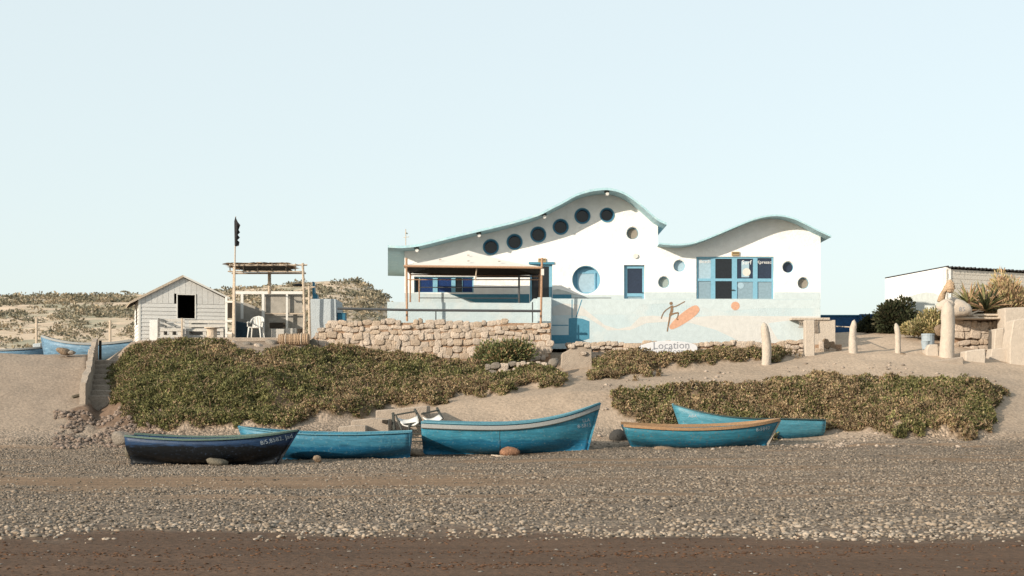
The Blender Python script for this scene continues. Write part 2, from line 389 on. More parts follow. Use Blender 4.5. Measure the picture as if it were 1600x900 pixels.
def blobs(pos, sc, cols):
    n = len(pos); a = rng.random(n)*6.283; ca, sa = np.cos(a), np.sin(a)
    v = IV[None] * (1 + (rng.random((n, 12, 1))-.5)*.45) * sc[:, None, :]
    x = v[..., 0]*ca[:, None] - v[..., 1]*sa[:, None]; y = v[..., 0]*sa[:, None] + v[..., 1]*ca[:, None]
    V = np.stack([x, y, v[..., 2]], -1) + pos[:, None, :]
    return V.reshape(-1, 3), (IF[None] + (np.arange(n)*12)[:, None, None]).reshape(-1, 3), np.repeat(cols, 12, 0)

# shingle -------------------------------------------------------------
def shingle():
    N = 190000
    Y = 17.2 + rng.random(N)**.85 * 29.5; X = (rng.random(N)*2-1) * (Y*.37 + .5)
    n1 = fbm(X, Y*1.6, 1.6, 0); n2 = fbm(X*.35, Y*1.4, 1.2, 2); px = 800 + X*F/Y
    d = zone(17.4, 19.4, Y + (n1-.5)*3.4 + (vnoise(X, Y*0, 4.5, 2)-.5)*1.6)
    band = zone(27.5, 29, Y + (n2-.5)*5) * (1 - zone(32.5, 34.5, Y + (n2-.5)*5)) * (1 - zone(720, 1000, px)*.75)
    band = np.maximum(band, zone(.56, .66, n2) * zone(21, 26, Y) * .85)
    d = d * (1 - .93*band) * (.35 + .65*zone(.32, .5, n1)) * (1 - .6*zone(38, 46, Y) * (px > 250))
    keep = rng.random(N) < d*(.30 + .42*zone(.35, .65, fbm(X, Y, .9, 3))) + .001
    X, Y, n1 = X[keep], Y[keep], n1[keep]; n = len(X)
    r = .011 + .024*rng.random(n)**3 + .024*(np.exp(-((Y-19.3)/1.2)**2))*rng.random(n)**3 + .012*zone(.6, .7, n1)*rng.random(n)
    sc = np.stack([r*(.9+.9*rng.random(n)), r*(.7+.4*rng.random(n)), r*(.5+.35*rng.random(n))], 1)
    z = ground_z(X, Y)[0]
    g = (.095 + .145*rng.random(n)**1.2); tn = rng.random(n)
    c = np.stack([g*(1.12+.12*tn), g*(.97+.0*tn), g*(.82-.10*tn)], 1); g2 = zone(20.5, 18.5, Y)*.35; c = c*(1 + g2[:, None])
    dk = rng.random(n) < .16; c[dk] *= .42
    V, Fc, C = blobs(np.stack([X, Y, z + sc[:, 2]*.35], 1), sc, c)
    tag(np_mesh('shingle', V, Fc, M['pebble'], C, smooth=True), 'grey and tan beach pebbles strewn over the sand', kind='stuff')
    # seaweed and shell crumbs on the wet sand
    n = 7000; Y = 9 + rng.random(n)*10; k = rng.integers(0, 40, n); cy = 9.5 + rng.random(40)*8.5; cx = (rng.random(40)*2-1)*6.5
    sel = rng.random(n) < .65
    Y = np.where(sel, cy[k] + rng.normal(size=n)*.12, Y); X = np.where(sel, cx[k] + rng.normal(size=n)*.8, (rng.random(n)*2-1)*Y*.38)
    r = .006 + .014*rng.random(n)**2; sc = np.stack([r*1.9, r, r*.5], 1)
    c = np.where(rng.random((n, 1)) < .93, np.array([[.085, .043, .023]]), np.array([[.16, .145, .13]])) * (.6 + .8*rng.random((n, 1)))
    V, Fc, C = blobs(np.stack([X, Y, ground_z(X, Y)[0] + r*.2], 1), sc, c)
    tag(np_mesh('seaweed_crumbs', V, Fc, M['pebble'], C), 'brown seaweed crumbs and shell bits on the near sand', kind='stuff')
shingle()

def debris_field():
    n = 5200; px = 85 + rng.random(n)*170; Y = 45.3 + rng.random(n)*4.5; X = PX(px, Y)
    kp = fbm(X, Y, .7, 3) > .45; X, Y = X[kp], Y[kp]; n = len(X)
    r = .018 + .07*rng.random(n)**4; sc = np.stack([r*1.2, r*.9, r*.8], 1); g = .09 + .14*rng.random(n)**1.5
    c = np.stack([g*1.12, g*.86, g*.70], 1)
    V, Fc, C = blobs(np.stack([X, Y, ground_z(X, Y)[0] + r*.3], 1), sc, c)
    n = 2500; px = 930 + rng.random(n)*720; Y = 44 + rng.random(n)*10; X = PX(px, Y); kp = fbm(X, Y, 1.2, 2) > .52; X, Y = X[kp], Y[kp]; n = len(X)
    r = .02 + .06*rng.random(n)**3; sc = np.stack([r*1.2, r*.9, r*.7], 1); g = .15 + .2*rng.random(n)
    c = np.stack([g*1.12, g*.92, g*.76], 1)
    V2, F2, C2 = blobs(np.stack([X, Y, ground_z(X, Y)[0] + r*.2], 1), sc, c)
    tag(np_mesh('earth_rubble', np.concatenate([V, V2]), np.concatenate([Fc, F2 + len(V)]), M['pebble'], np.concatenate([C, C2])), 'crumbled earth and broken stone lying on the slopes', kind='stuff')
debris_field()

GREEN = np.array([(.145, .142, .056), (.100, .105, .042), (.19, .175, .075)]); DRY = np.array([(.27, .20, .115), (.21, .14, .085), (.31, .24, .145)])
def ground_cover():
    N = 640000
    Y = 45 + rng.random(N)*13; X = PX(140 + rng.random(N)*1460, Y)
    z, v = ground_z(X, Y); n0 = fbm(X, Y, 1.3, 1)
    px, py = proj(X, Y, z)
    keep = v & ((rng.random(N) < .22*((px > 1100) & (px < 1300))) | (rng.random(N) < (.3 + 1.6*(n0-.25)) * (.10 + .90*zone(.24, .36, fbm(X, Y, .55, 2))) * (.15 + .85*zone(.27, .35, fbm(X, Y, 1.5, 4)))))
    X, Y, z = X[keep], Y[keep], z[keep]; n = len(X)
    if n > 130000: X, Y, z = X[:130000], Y[:130000], z[:130000]; n = 130000
    dryp = np.clip(.36 + 2.2*(fbm(X, Y, 1.7, 3)-.5) + .18*(PX(900, Y) < X), .05, .85)
    k = 4; pos = np.repeat(np.stack([X, Y, z - .03 + .20*rng.random(n)**1.4 + .10*vnoise(X, Y, .3, 4)], 1), k, 0)
    dry = np.repeat(rng.random(n) < dryp, k)
    c = np.where(dry[:, None], DRY[rng.integers(0, 3, n*k)], GREEN[rng.integers(0, 3, n*k)]) * (.65 + .7*rng.random((n*k, 1))) * np.repeat(.62 + .76*vnoise(X, Y, .28, 5) , k)[:, None]
    d = rng.normal(size=(n*k, 3)) * .75 + np.array([[-.1, -.35, .75]])
    s = .045 + .045*rng.random(n*k)
    V, Fc, C = blades(pos, d, s*1.25, s*.62, c)
    # woody runners and dead stems among the leaves
    q = rng.integers(0, n, 9000); dd = rng.normal(size=(9000, 3)) + np.array([[0, -.3, .3]])
    cs = np.array([(.26, .17, .11), (.17, .11, .075), (.36, .27, .18)])[rng.integers(0, 3, 9000)]
    V2, F2, C2 = blades(np.stack([X[q], Y[q], z[q] + .08 + .1*rng.random(9000)], 1), dd, .16 + .22*rng.random(9000)**2, .016 + .012*rng.random(9000), cs)
    F2 = F2 + len(V); V = np.concatenate([V, V2]); Fc = np.concatenate([Fc, F2]); C = np.concatenate([C, C2])
    tag(np_mesh('ground_cover', V, Fc, M['leaf'], C), 'olive and tan succulent ground cover spreading over the bank', kind='stuff')
ground_cover()

def hill_scrub():
    N = 15000; Y = 84 + rng.random(N)**1.1*165; X = PX(-120 + rng.random(N)*760, Y)
    z = hill_z(X, Y); px, py = proj(X, Y, z)
    kp = (rng.random(N) < .07 + .55*zone(.42, .66, fbm(X, Y*.3, 4.5, 4))) & (px < 600); X, Y, z = X[kp], Y[kp], z[kp]; n = len(X)
    rad = (.18 + .95*rng.random(n)**2.8) * (.45 + .55*zone(85, 190, Y))
    k = 30; a = rng.normal(size=(n*k, 3)); a /= np.linalg.norm(a, axis=1, keepdims=True); a[:, 2] = np.abs(a[:, 2])
    R_ = np.repeat(rad, k); pos = np.repeat(np.stack([X, Y, z], 1), k, 0) + a * (R_*np.array([[1.3], [1.1], [.6]])).T * rng.random((n*k, 1))**.4
    base = np.array([(.15, .14, .10), (.21, .185, .13), (.30, .245, .17)])[rng.integers(0, 3, n)]
    c = np.repeat(base, k, 0) * (.7 + .6*rng.random((n*k, 1)))
    V, Fc, C = blades(pos, a + rng.normal(size=a.shape)*.8, R_*.42, R_*.36, c)
    tag(np_mesh('hill_scrub', V, Fc, M['leaf'], C), 'low grey-green scrub dotting the distant hillside', kind='stuff')
hill_scrub()

def bush(name, label, cat, c, rad, n, leaf, pal, stems=6, upright=.3, lean=(0, 0, 0), group=None, clumps=14, slender=.5):
    c = Vector(c); t = thing(name, label, cat, c, group=group)
    cc = rng.normal(size=(clumps, 3)); cc /= np.linalg.norm(cc, axis=1, keepdims=True); cc[:, 2] = np.abs(cc[:, 2])
    cc = cc * rng.random((clumps, 1))**.5 * np.array([rad]) * .75
    k = rng.integers(0, clumps, n); a = rng.normal(size=(n, 3)); a /= np.linalg.norm(a, axis=1, keepdims=True)
    pos = cc[k] + a * np.array([rad]) * (.42 * rng.random((n, 1))**.5); pos[:, 2] = np.abs(pos[:, 2]) + .02
    d = a * (1-upright) + np.array([[0, 0, upright]]) + np.array([lean])
    pal = np.array(pal); tone = .75 + .5*rng.random(clumps)
    cols = pal[rng.integers(0, len(pal), n)] * tone[k][:, None] * (.75 + .5*rng.random((n, 1)))
    s = leaf*(.6 + .8*rng.random(n))
    V, Fc, C = blades(pos, d, s, s*slender, cols)
    np_mesh('foliage', V, Fc, M['leaf'], C, parent=t)
    m = MB()
    for i in range(stems):
        q = cc[i % clumps]; m.tube([(0, 0, -.1), (q[0]*.5, q[1]*.5, q[2]*.5), (q[0], q[1], q[2])], [.03, .02, .008], 5)
    m.build('stem', M['trunk'], t, local=True)
    return t

# ================================================================ flat plates with holes, lettering
def curve_plate(name, outer, holes, thick, m, parent, y, off=None):
    cu = bpy.data.curves.new('outline', 'CURVE'); cu.dimensions = '2D'; cu.fill_mode = 'BOTH'; cu.extrude = thick/2; cu.resolution_u = 1
    for poly in [outer] + holes:
        sp = cu.splines.new('POLY'); sp.points.add(len(poly)-1); sp.use_cyclic_u = True
        for i, (x, z) in enumerate(poly): sp.points[i].co = (x, z, 0, 1)
    tmp = bpy.data.objects.new('outline', cu); COL.objects.link(tmp)
    dg = bpy.context.evaluated_depsgraph_get(); me = bpy.data.meshes.new_from_object(tmp.evaluated_get(dg))
    bpy.data.objects.remove(tmp); bpy.data.curves.remove(cu)
    loc = Vector((0, 0, 0)); q = parent
    while q: loc += q.location; q = q.parent
    for v in me.vertices:
        x, z, t = v.co; v.co = Vector((x, y + thick/2 - t, z)) - loc
    me.name = name; me.materials.clear()
    return link_mesh(name, me, m, parent)
def circle(c, r, n=32): return [(c[0] + r*math.cos(2*math.pi*k/n), c[1] + r*math.sin(2*math.pi*k/n)) for k in range(n)]

def text_mesh(s, size, thick=.004):
    cu = bpy.data.curves.new('lettering', 'FONT'); cu.body = s; cu.size = size; cu.extrude = thick/2; cu.resolution_u = 2
    cu.align_x = 'CENTER'; cu.align_y = 'CENTER'
    tmp = bpy.data.objects.new('lettering', cu); COL.objects.link(tmp)
    dg = bpy.context.evaluated_depsgraph_get(); me = bpy.data.meshes.new_from_object(tmp.evaluated_get(dg))
    bpy.data.objects.remove(tmp); bpy.data.curves.remove(cu); me.materials.clear(); return me
def flat_text(s, size, x, y, z, m, parent, tilt=0, name='lettering'):
    me = text_mesh(s, size); loc = Vector((0, 0, 0)); q = parent
    while q: loc += q.location; q = q.parent
    for v in me.vertices:
        u, w_, t = v.co; ca, sa = math.cos(tilt), math.sin(tilt)
        v.co = Vector((x + u*ca - w_*sa, y - t, z + u*sa + w_*ca)) - loc
    return link_mesh(name, me, m, parent)

# ================================================================ BEACH HOUSE
HF = 61.0            # depth of the facade
def h(px, py): return (PX(px, HF), PZ(py, HF))
RF = 59.75            # front edge of the roof overhang
roof1 = [(606,383),(625,384),(645,382.5),(662,379.5),(700,370),(750,358),(800,346),(840,334),(862,323),(880,314),(900,303),(920,296.5),(940,293.5),(956,294),(975,300),(992,311),(1009,325),(1026,340),(1042,348)]
roof2 = [(1030,379),(1045,380.5),(1062,381),(1080,379),(1100,373),(1120,365),(1140,356.5),(1160,348),(1180,340.5),(1200,336),(1220,335.5),(1240,340),(1258,348),(1275,357),(1288,363),(1299,368)]
def wcurve(pts, Y, sub=3):
    p = [(PX(a, Y), PZ(b, Y)) for a, b in pts]; o = []
    for i in range(len(p)-1):
        p0, p1, p2, p3 = p[max(i-1, 0)], p[i], p[i+1], p[min(i+2, len(p)-1)]
        for k in range(sub):
            t = k/sub; f = lambda j: .5*((2*p1[j]) + (-p0[j]+p2[j])*t + (2*p0[j]-5*p1[j]+4*p2[j]-p3[j])*t*t + (-p0[j]+3*p1[j]-3*p2[j]+p3[j])*t**3)
            o.append((f(0), f(1)))
    o.append(p[-1]); return o
rc1 = wcurve(roof1, RF); rc2 = wcurve(roof2, RF + .35)
house = thing('beach_house', 'white beach house with wave-shaped teal roofs and round porthole windows above the bank', 'house', (PX(950, HF), HF, PZ(467, HF)))
TH1, TH2 = .10, .07
def roofmesh(rc, th, flare, yb, name, label):
    m = MB(); V = []; n = len(rc); yf = RF if th == TH1 else RF + .35
    for j, y in enumerate([yf, yf+1.3, yf+5, yb]):
        s = (y - yf)/(yb - yf)
        for i, (x, z) in enumerate(rc):
            xx = x
            if flare and i < 6: xx = x * (1 + (y/yf - 1) * (1 - i/6))
            V += [(xx, y, z), (xx, y, z - th)]
    Fc = []
    for j in range(3):
        for i in range(n-1):
            a = (j*n+i)*2; b = (j*n+i+1)*2; c = ((j+1)*n+i)*2; d = ((j+1)*n+i+1)*2
            Fc += [(a, b, d, c), (a+1, c+1, d+1, b+1)]
            if j == 0: Fc.append((a, a+1, b+1, b))
            if j == 2: Fc.append((c, d, d+1, c+1))
        for i in (0, n-1):
            a = (j*n+i)*2; c = ((j+1)*n+i)*2; Fc.append((a, c, c+1, a+1))
    m.add(V, Fc); o = m.build(name, M['roof'], house); o['label'] = label; return o
r1 = roofmesh(rc1, TH1, True, 73, 'roof', 'tall wave-shaped roof slab with a deep overhang')
r2 = roofmesh(rc2, TH2, False, 72, 'roof', 'lower wave-shaped roof slab on the right')
def interp(rc, x):
    xs_ = [a for a, b in rc]; zs_ = [b for a, b in rc]; return float(np.interp(x, xs_, zs_))
xL = PX(632, HF); xS = PX(1028, HF); xR = PX(1282, HF); zB = PZ(548, HF)
top1 = [(x, z - TH1*.6) for x, z in rc1 if xL + .05 < x < xS - .05]
top2 = [(x, z - TH2*.6) for x, z in rc2 if xS + .05 < x < xR - .05]
outer = [(xL, zB), (xL, interp(rc1, xL) - TH1*.6)] + top1 + [(xS, interp(rc1, xS) - TH1*.6), (xS, interp(rc2, xS+.05) - TH2*.6)] + top2 + [(xR, interp(rc2, xR) - TH2*.6), (xR, zB)]
dark_ports = [(767,386,12),(804,378,12),(841,366.5,12),(876,354.5,12),(910,337.5,12),(948.5,336,11)]
ports = [(989,364.5,10.5,'pane_tan'),(1062,415.5,10,'pane_light'),(1038,441,10,'pane_green'),(1232,417.5,9.8,'glass_navy'),(1256,442.5,10,'pane_tan')]
kk = HF/F
holes = [circle(h(a, b), r*kk) for a, b, r in dark_ports] + [circle(h(a, b), r*kk) for a, b, r, _ in ports]
holes += [circle(h(916, 437), 22*kk, 40)]
def rect(x0, y0, x1, y1): 
    a = h(x0, y1); b = h(x1, y0); return [(a[0], a[1]), (b[0], a[1]), (b[0], b[1]), (a[0], b[1])]
holes += [rect(975,414,1007,482), rect(1088,401,1209,484), rect(828,412,863,484), rect(647,432,740,457)]
WT = .34
curve_plate('wall', outer, holes, WT, M['white'], house, HF)['label'] = 'white front wall rising in two waves'
m = MB(); m.box(xL, xL+.3, HF+WT+.003, 71.5, zB, interp(rc1, xL) - .05); m.build('wall', M['white'], house)
m = MB(); m.box(xR-.3, xR, HF+WT+.003, 71, zB, interp(rc2, xR) - .05); m.build('wall', M['white'], house)
pl = [(xL+.31, zB), (xL+.31, interp(rc1, xL+.31)-.05)] + top1 + [(xS, interp(rc1, xS)-.06), (xS, interp(rc2, xS+.1)-.05)] + top2 + [(xR-.31, interp(rc2, xR-.31)-.05), (xR-.31, zB)]
m = MB(); m.prism(pl, 71, 71.3); m.build('wall', M['white'], house)
pc = [(xS-.3, interp(rc2, xS+.02)-.5), (xS-.3, interp(rc1, xS-.3)-.06), (xS-.002, interp(rc1, xS)-.06), (xS-.002, interp(rc2, xS+.02)-.5)]
m = MB(); m.prism(pc, HF+WT+.003, 70.9); m.build('wall', M['white'], house)
for a, b, r in dark_ports:
    c = h(a, b); r_ = r*kk; m = MB(); m.ring(c, r_*.80, r_-.003, HF+.05, HF+WT-.03, 28); f = m.build('porthole', M['bluedk'], house)
    m = MB(); m.ring(c, r_*.92, r_*1.05, HF-.025, HF+.045, 28); m.build('frame', M['dado'], f)
    m = MB(); m.disc(c, r_*.80-.002, HF+.2, HF+.22); m.build('pane', M['glass'], f)
for a, b, r, pm in ports:
    c = h(a, b); r_ = r*kk; m = MB(); m.ring(c, r_*.90, r_-.003, HF+.04, HF+WT-.03, 28); f = m.build('porthole', M['white'], house)
    m = MB(); m.ring(c, r_*.80, r_*.90-.001, HF+.15, HF+.25, 28); m.build('frame', M['bluef'], f)
    m = MB(); m.disc(c, r_*.80-.002, HF+.18, HF+.2); m.build('pane', M[pm], f)
# large round window with square shutter
c = h(916, 437); r_ = 22*kk
m = MB(); m.ring(c, r_*.95, r_-.003, HF+.03, HF+WT-.02, 40); f = m.build('round_window', M['bluef'], house); f['label'] = 'large round window recess with a square blue shutter'
m = MB(); m.disc(c, r_*.949, HF+.27, HF+.30, 40); m.build('back_panel', M['bluef'], f)
q0 = h(902, 458); q1 = h(931, 425); fw = .05
m = MB(); m.box(q0[0], q1[0], HF+.22, HF+.268, q0[1], q0[1]+fw); m.box(q0[0], q1[0], HF+.22, HF+.268, q1[1]-fw, q1[1])
m.box(q0[0], q0[0]+fw, HF+.221, HF+.267, q0[1]+fw, q1[1]-fw); m.box(q1[0]-fw, q1[0], HF+.221, HF+.267, q0[1]+fw, q1[1]-fw); m.build('shutter_frame', M['bluef'], f)
m = MB(); m.box(q0[0]+fw, q1[0]-fw, HF+.24, HF+.266, q0[1]+fw, q1[1]-fw); m.build('shutter', M['pane_light'], f)

def framed(name, label, x0, y0, x1, y1, panes, fm='bluef', dep=.06, fwp=2.2):
    """opening in the facade filled with a frame part and pane sub-parts; panes in pixels"""
    a = h(x0, y1); b = h(x1, y0)
    hol = [rect(*p[:4]) for p in panes]
    o = curve_plate(name, [(a[0]+.004, a[1]+.004), (b[0]-.004, a[1]+.004), (b[0]-.004, b[1]-.004), (a[0]+.004, b[1]-.004)], hol, .07, M[fm], house, HF+dep)
    o['label'] = label
    for p in panes:
        q = rect(*p[:4]); m = MB(); m.box(q[0][0]+.002, q[1][0]-.002, HF+dep+.035, HF+dep+.055, q[0][1]+.002, q[2][1]-.002); m.build('pane', M[p[4]], o)
    return o
gd = framed('glass_door', 'four-leaf light blue glazed doors', 1088, 401, 1209, 484, [
    (1091,404,1111,435,'pane_light'), (1118,404,1144,435,'glass'), (1152,404,1177,435,'glass_navy'), (1184,403,1206,435,'glass_navy'),
    (1091,439,1111,481,'pane_grey'), (1118,439,1144,481,'glass'), (1152,440,1177,481,'pane_grey'), (1184,440,1206,481,'pane_grey')])
m = MB(); a = h(1144.5, 453); m.box(a[0]-.06, a[0]+.09, HF+.0, HF+.055, a[1]-.015, a[1]+.015); m.build('handle', M['metal'], gd)
m = MB(); a = h(1159, 433); b = h(1171, 408); m.box(a[0], b[0], HF+.085, HF+.092, a[1], b[1]); m.build('poster', M['pane_light'], gd)
m = MB(); m.disc(h(1167, 425), 6.3*kk, HF+.078, HF+.084, 20); m.build('sticker', M['fabric'], gd)
m = MB(); m.disc(h(1158, 446), 5*kk, HF+.085, HF+.091, 20); m.build('sticker', M['pane_light'], gd)
for tx, px, py, sz in (('Xpresso', 1194.5, 409.5, .2), ('Surf', 1167, 410, .26), ('Beach', 1102, 408.5, .2)):
    a = h(px, py); flat_text(tx, sz, a[0], HF+.08, a[1], M['printwhite'], gd)
dw = framed('door', 'narrow blue framed door with dark glazing', 975, 414, 1007, 482, [(980.5,419,1004,458,'glass_navy'), (980.5,463,1004,480,'pane_grey')], 'bluef', .12)
m = MB(); a = h(1003, 457); m.box(a[0]-.03, a[0]+.07, HF+.06, HF+.118, a[1]-.012, a[1]+.012); m.build('handle', M['metal'], dw)
ld = framed('door', 'dark doorway with a light blue frame behind the canopy post', 828, 412, 863, 484, [(831,416,858,482,'glass')], 'bluef', .1)
m = MB(); a = h(826, 413); b = h(866, 409.5); m.box(a[0], b[0], HF-.05, HF-.003, a[1], b[1]); m.build('lintel', M['dado'], house)
wl = framed('window', 'wide low window with blue curtains under the canopy', 647, 432, 740, 457, [
    (648.5,434,654.5,456,'glass'), (656,434,676,456,'bluepane'), (683.5,434,705,456,'bluepane'), (711.5,434,722,456,'glass'), (722.5,434,738,456,'bluepane')], 'bluef', .1)
m = MB(); a = h(740, 460); b = h(742, 431); 
# lamps and small things on the wall
for a_, b_, nm in ((1149, 396.5, 'plaque'), (847, 407, 'plaque')):
    a = h(a_-6, b_+3); b = h(a_+6, b_-3); m = MB(); m.box(a[0], b[0], HF-.06, HF-.003, a[1], b[1]); o = m.build('wall_plaque', M['plaque'], house)
    m = MB(); m.box(a[0]+.04, b[0]-.04, HF-.067, HF-.061, a[1]+.09, a[1]+.12); m.build('plate_line', M['dark'], o)
m = MB(); m.disc(h(993, 400), 4*kk, HF-.06, HF-.003, 18); o = m.build('wall_lamp', M['plastic'], house)
for a_, b_ in ((651, 388), (748, 366), (850, 337), (948, 304)):
    x = PX(a_, RF+.3); z = interp(rc1, x) - TH1; m = MB(); m.box(x-.10, x+.10, RF+.12, RF+.5, z-.05, z-.002); o = m.build('spotlight', M['metal'], house)
    m = MB(); m.disc((x+.02, z-.13), .07, RF+.15, RF+.42, 14); m.build('lamp_head', M['plastic'], o)
# painted lower bands of the facade
def strip(x0, y0, x1, y1, m_, name='painted_band', d=.003, poly=None, lab=None):
    m = MB(); m.prism([h(*q) for q in poly] if poly else rect(x0, y0, x1, y1), HF-d, HF-.0005); o = m.build(name, M[m_], house)
    if lab: o['label'] = lab
    return o
strip(0,0,0,0,'terrace', poly=[(632,480),(632,457.5),(702,459),(742,473),(742,480)])
strip(0,0,0,0,'dado', poly=[(702.5,459.5),(827,459.5),(827,480),(742.5,480),(742.5,472.8)], lab='teal painted band under the canopy')
strip(863.5,460,893,480,'dado'); strip(893.2,461,974.5,480,'mural_sky')
strip(1007.5,456.5,1087.5,480,'mural_sky'); strip(1209.5,456.5,1281.5,480,'mural_sky')
strip(0,0,0,0,'mural_hill', name='painted_hill', poly=[(864,459.9),(864,453),(872,451.5),(885,455),(897,459),(905,460.9),(893.3,460.9),(893.2,459.9)])
# antenna
m = MB(); x = PX(634, 62); z = interp(rc1, x); m.tube([(x, 62, z-.05), (x, 62, PZ(358, 62))], .018, 6); m.tube([(x-.1, 62, PZ(371, 62)), (x+.14, 62, PZ(370, 62))], .014, 6); m.tube([(x, 61.9, PZ(364, 62)), (x+.05, 62.2, PZ(364, 62))], .03, 6)
m.build('antenna', M['driftwood'], house)

# ================================================================ TERRACE WALL WITH MURAL
TF = 58.2
def t_(px, py): return (PX(px, TF), PZ(py, TF))
ter = thing('terrace_wall', 'pale blue terrace wall with a faded surfing mural below the house', 'wall', (PX(1000, TF), TF, PZ(545, TF)))
m = MB(); m.prism([t_(*p) for p in [(605,545),(605,471.5),(633,472),(827,473.5),(834,466.5),(1282,467),(1282,545)]], TF, TF+.35); m.build('wall', M['terrace'], ter)
m = MB(); zf = PZ(470, TF) - .1; m.box(PX(605, TF), PX(1282, TF), TF+.353, HF-.06, zf-.3, zf-.25); m.build('terrace_floor', M['concrete'], ter)
m = MB(); m.box(PX(605, TF), PX(605, TF)+.3, TF+.353, 70, PZ(545, TF), PZ(472, TF)-.02); m.build('side_wall', M['terrace'], ter)
def mural(name, pts, m_, d, lab=None):
    m = MB(); m.prism([t_(*p) for p in pts], TF-d, TF-.0005); o = m.build(name, M[m_], ter)
    if lab: o['label'] = lab
mural('painted_sky', [(863,468),(1281,468.5),(1281,482),(1200,481),(1130,486),(1090,479),(1040,474),(1000,476),(985,492),(925,491),(900,476),(863,475)], 'mural_sky', .003)
mural('painted_sand', [(863,480),(880,474),(905,476),(925,492),(945,508),(965,514),(985,510),(1000,495),(1020,493),(1060,497),(1120,493),(1200,494),(1281,494),(1281,545),(1180,545),(1120,516),(1080,505),(1040,503),(1010,505),(985,516),(950,516),(932,505),(915,494),(890,492),(863,493)], 'mural_sand', .004)
mural('painted_wave', [(985,517),(1010,506),(1040,504),(1080,506),(1120,517),(1178,545),(940,545),(950,517)], 'mural_wave', .0035)
mural('painted_wave', [(1200,505),(1240,500),(1281,505),(1281,540),(1215,530)], 'mural_sky', .006)
mural('painted_shadow', [(862,523.5),(888.5,523.5),(888.5,497.5),(897,496.5),(910,498),(921,502),(921,529),(905,534),(890,536.5),(862,537)], 'dado', .005, 'cast shadow painted in teal at the foot of the wall')  # shadow of the projecting wall end, painted on in teal
mural('painted_line', [(862,507.5),(888,507.5),(888,509),(862,509)], 'dado', .004)
mural('painted_line', [(893,468),(894.6,468),(894.6,496.4),(893,496.4)], 'dado', .0042)  # this line and the next: railing post shadows painted in teal
mural('painted_line', [(908.5,468),(910,468),(901,496.2),(899.3,496.2)], 'dado', .0046)
# surfboard
A = Vector((1048, 512)); B = Vector((1090, 481)); d = (B-A).normalized(); nn = Vector((-d.y, d.x)); L_ = (B-A).length; pts = []
for k in range(24):
    a = 2*math.pi*k/24; u = .5 + .54*math.cos(a); wd = 8.5*math.sin(a)*(abs(math.sin(a))**-.35 if abs(math.sin(a)) > .01 else 1)*(.75+.35*u); q = A + d*L_*u + nn*wd; pts.append((q.x, q.y))
mural('painted_surfboard', pts, 'orange', .008, 'faded orange painted surfboard')
mural('painted_sun', [(1149+6.8*math.cos(k*.393), 478+6.8*math.sin(k*.393)) for k in range(16)], 'orange', .007, 'small orange painted sun')
m = MB()
def stroke(pts, w_):
    for i in range(len(pts)-1):
        a = Vector(pts[i]); b = Vector(pts[i+1]); d = (b-a).normalized(); n_ = Vector((-d.y, d.x))*w_/2
        m.prism([t_(*(a-n_)), t_(*(b-n_)), t_(*(b+n_)), t_(*(a+n_))], TF-.011-.0006*len(m.v)/8/6, TF-.009)
stroke([(1049,477.5),(1050,482),(1049,488),(1047,493)], 4.2); stroke([(1050,480),(1056,478.5),(1062,475.5),(1070,471)], 1.5); stroke([(1047,480),(1041,484),(1037,488),(1034.5,493),(1033,498)], 1.5)
stroke([(1048,492),(1054,489.5),(1060,488.5)], 2.2); stroke([(1060,488.5),(1059,494),(1057,499)], 1.7); stroke([(1047,492),(1045.5,501),(1044,509)], 2.4); stroke([(1044,509),(1042.5,518)], 1.8)
stroke([(1057,499),(1060,499.5)], 1.6)
m.disc(t_(1048.5, 474), 2.6*TF/F, TF-.014, TF-.009, 10); m.build('painted_surfer', M['brown_paint'], ter)
# protruding pier at the end of the stone wall
m = MB(); m.prism([(PX(840, 57.4), PZ(545, 57.4)), (PX(840, 57.4), PZ(464.5, 57.4)), (PX(862, 57.4), PZ(464.5, 57.4)), (PX(862, 57.4), PZ(545, 57.4))], 57.4, TF-.002); m.build('pier', M['terrace'], ter)
# thin shelf rail on the terrace edge
m = MB(); m.bar(P(893, 465.6, TF+.05), P(955, 465.6, TF+.05), .05, .025); m.build('rail', M['pipe'], ter)

# gate pillar block right of the mural
gb = thing('garden_wall', 'white rendered block with two lattice vents at the right end of the terrace', 'wall', P(1270, 545, 57.6))
X0, X1 = PX(1268, 57.7), PX(1305, 57.7)
m = MB(); m.box(X0, X1, 57.7, 58.15, PZ(545, 57.7), PZ(500, 57.7)); m.build('wall', M['render'], gb)
m = MB(); m.box(PX(1237, 57.7), PX(1296, 57.7), 57.62, 58.18, PZ(499.8, 57.7), PZ(496.5, 57.7)); m.build('coping', M['render'], gb)
for a_ in ((1249, 502, 1260, 511), (1272, 502, 1279, 519)):
    m = MB(); x0, x1 = PX(a_[0], 57.6), PX(a_[2], 57.6); z0, z1 = PZ(a_[3], 57.6), PZ(a_[1], 57.6)
    n = 4
    for i in range(n):
        m.bar((x0+(x1-x0)*i/n, 57.66, z0), (x0+(x1-x0)*(i+1)/n, 57.66, z1), .02, .02); m.bar((x0+(x1-x0)*(i+1)/n, 57.64, z0), (x0+(x1-x0)*i/n, 57.64, z1), .02, .02)
    m.box(x0-.02, x1+.02, 57.655, 57.69, z0-.025, z0-.003); m.box(x0-.02, x1+.02, 57.655, 57.69, z1+.003, z1+.025); m.build('lattice_vent', M['concrete'], gb)

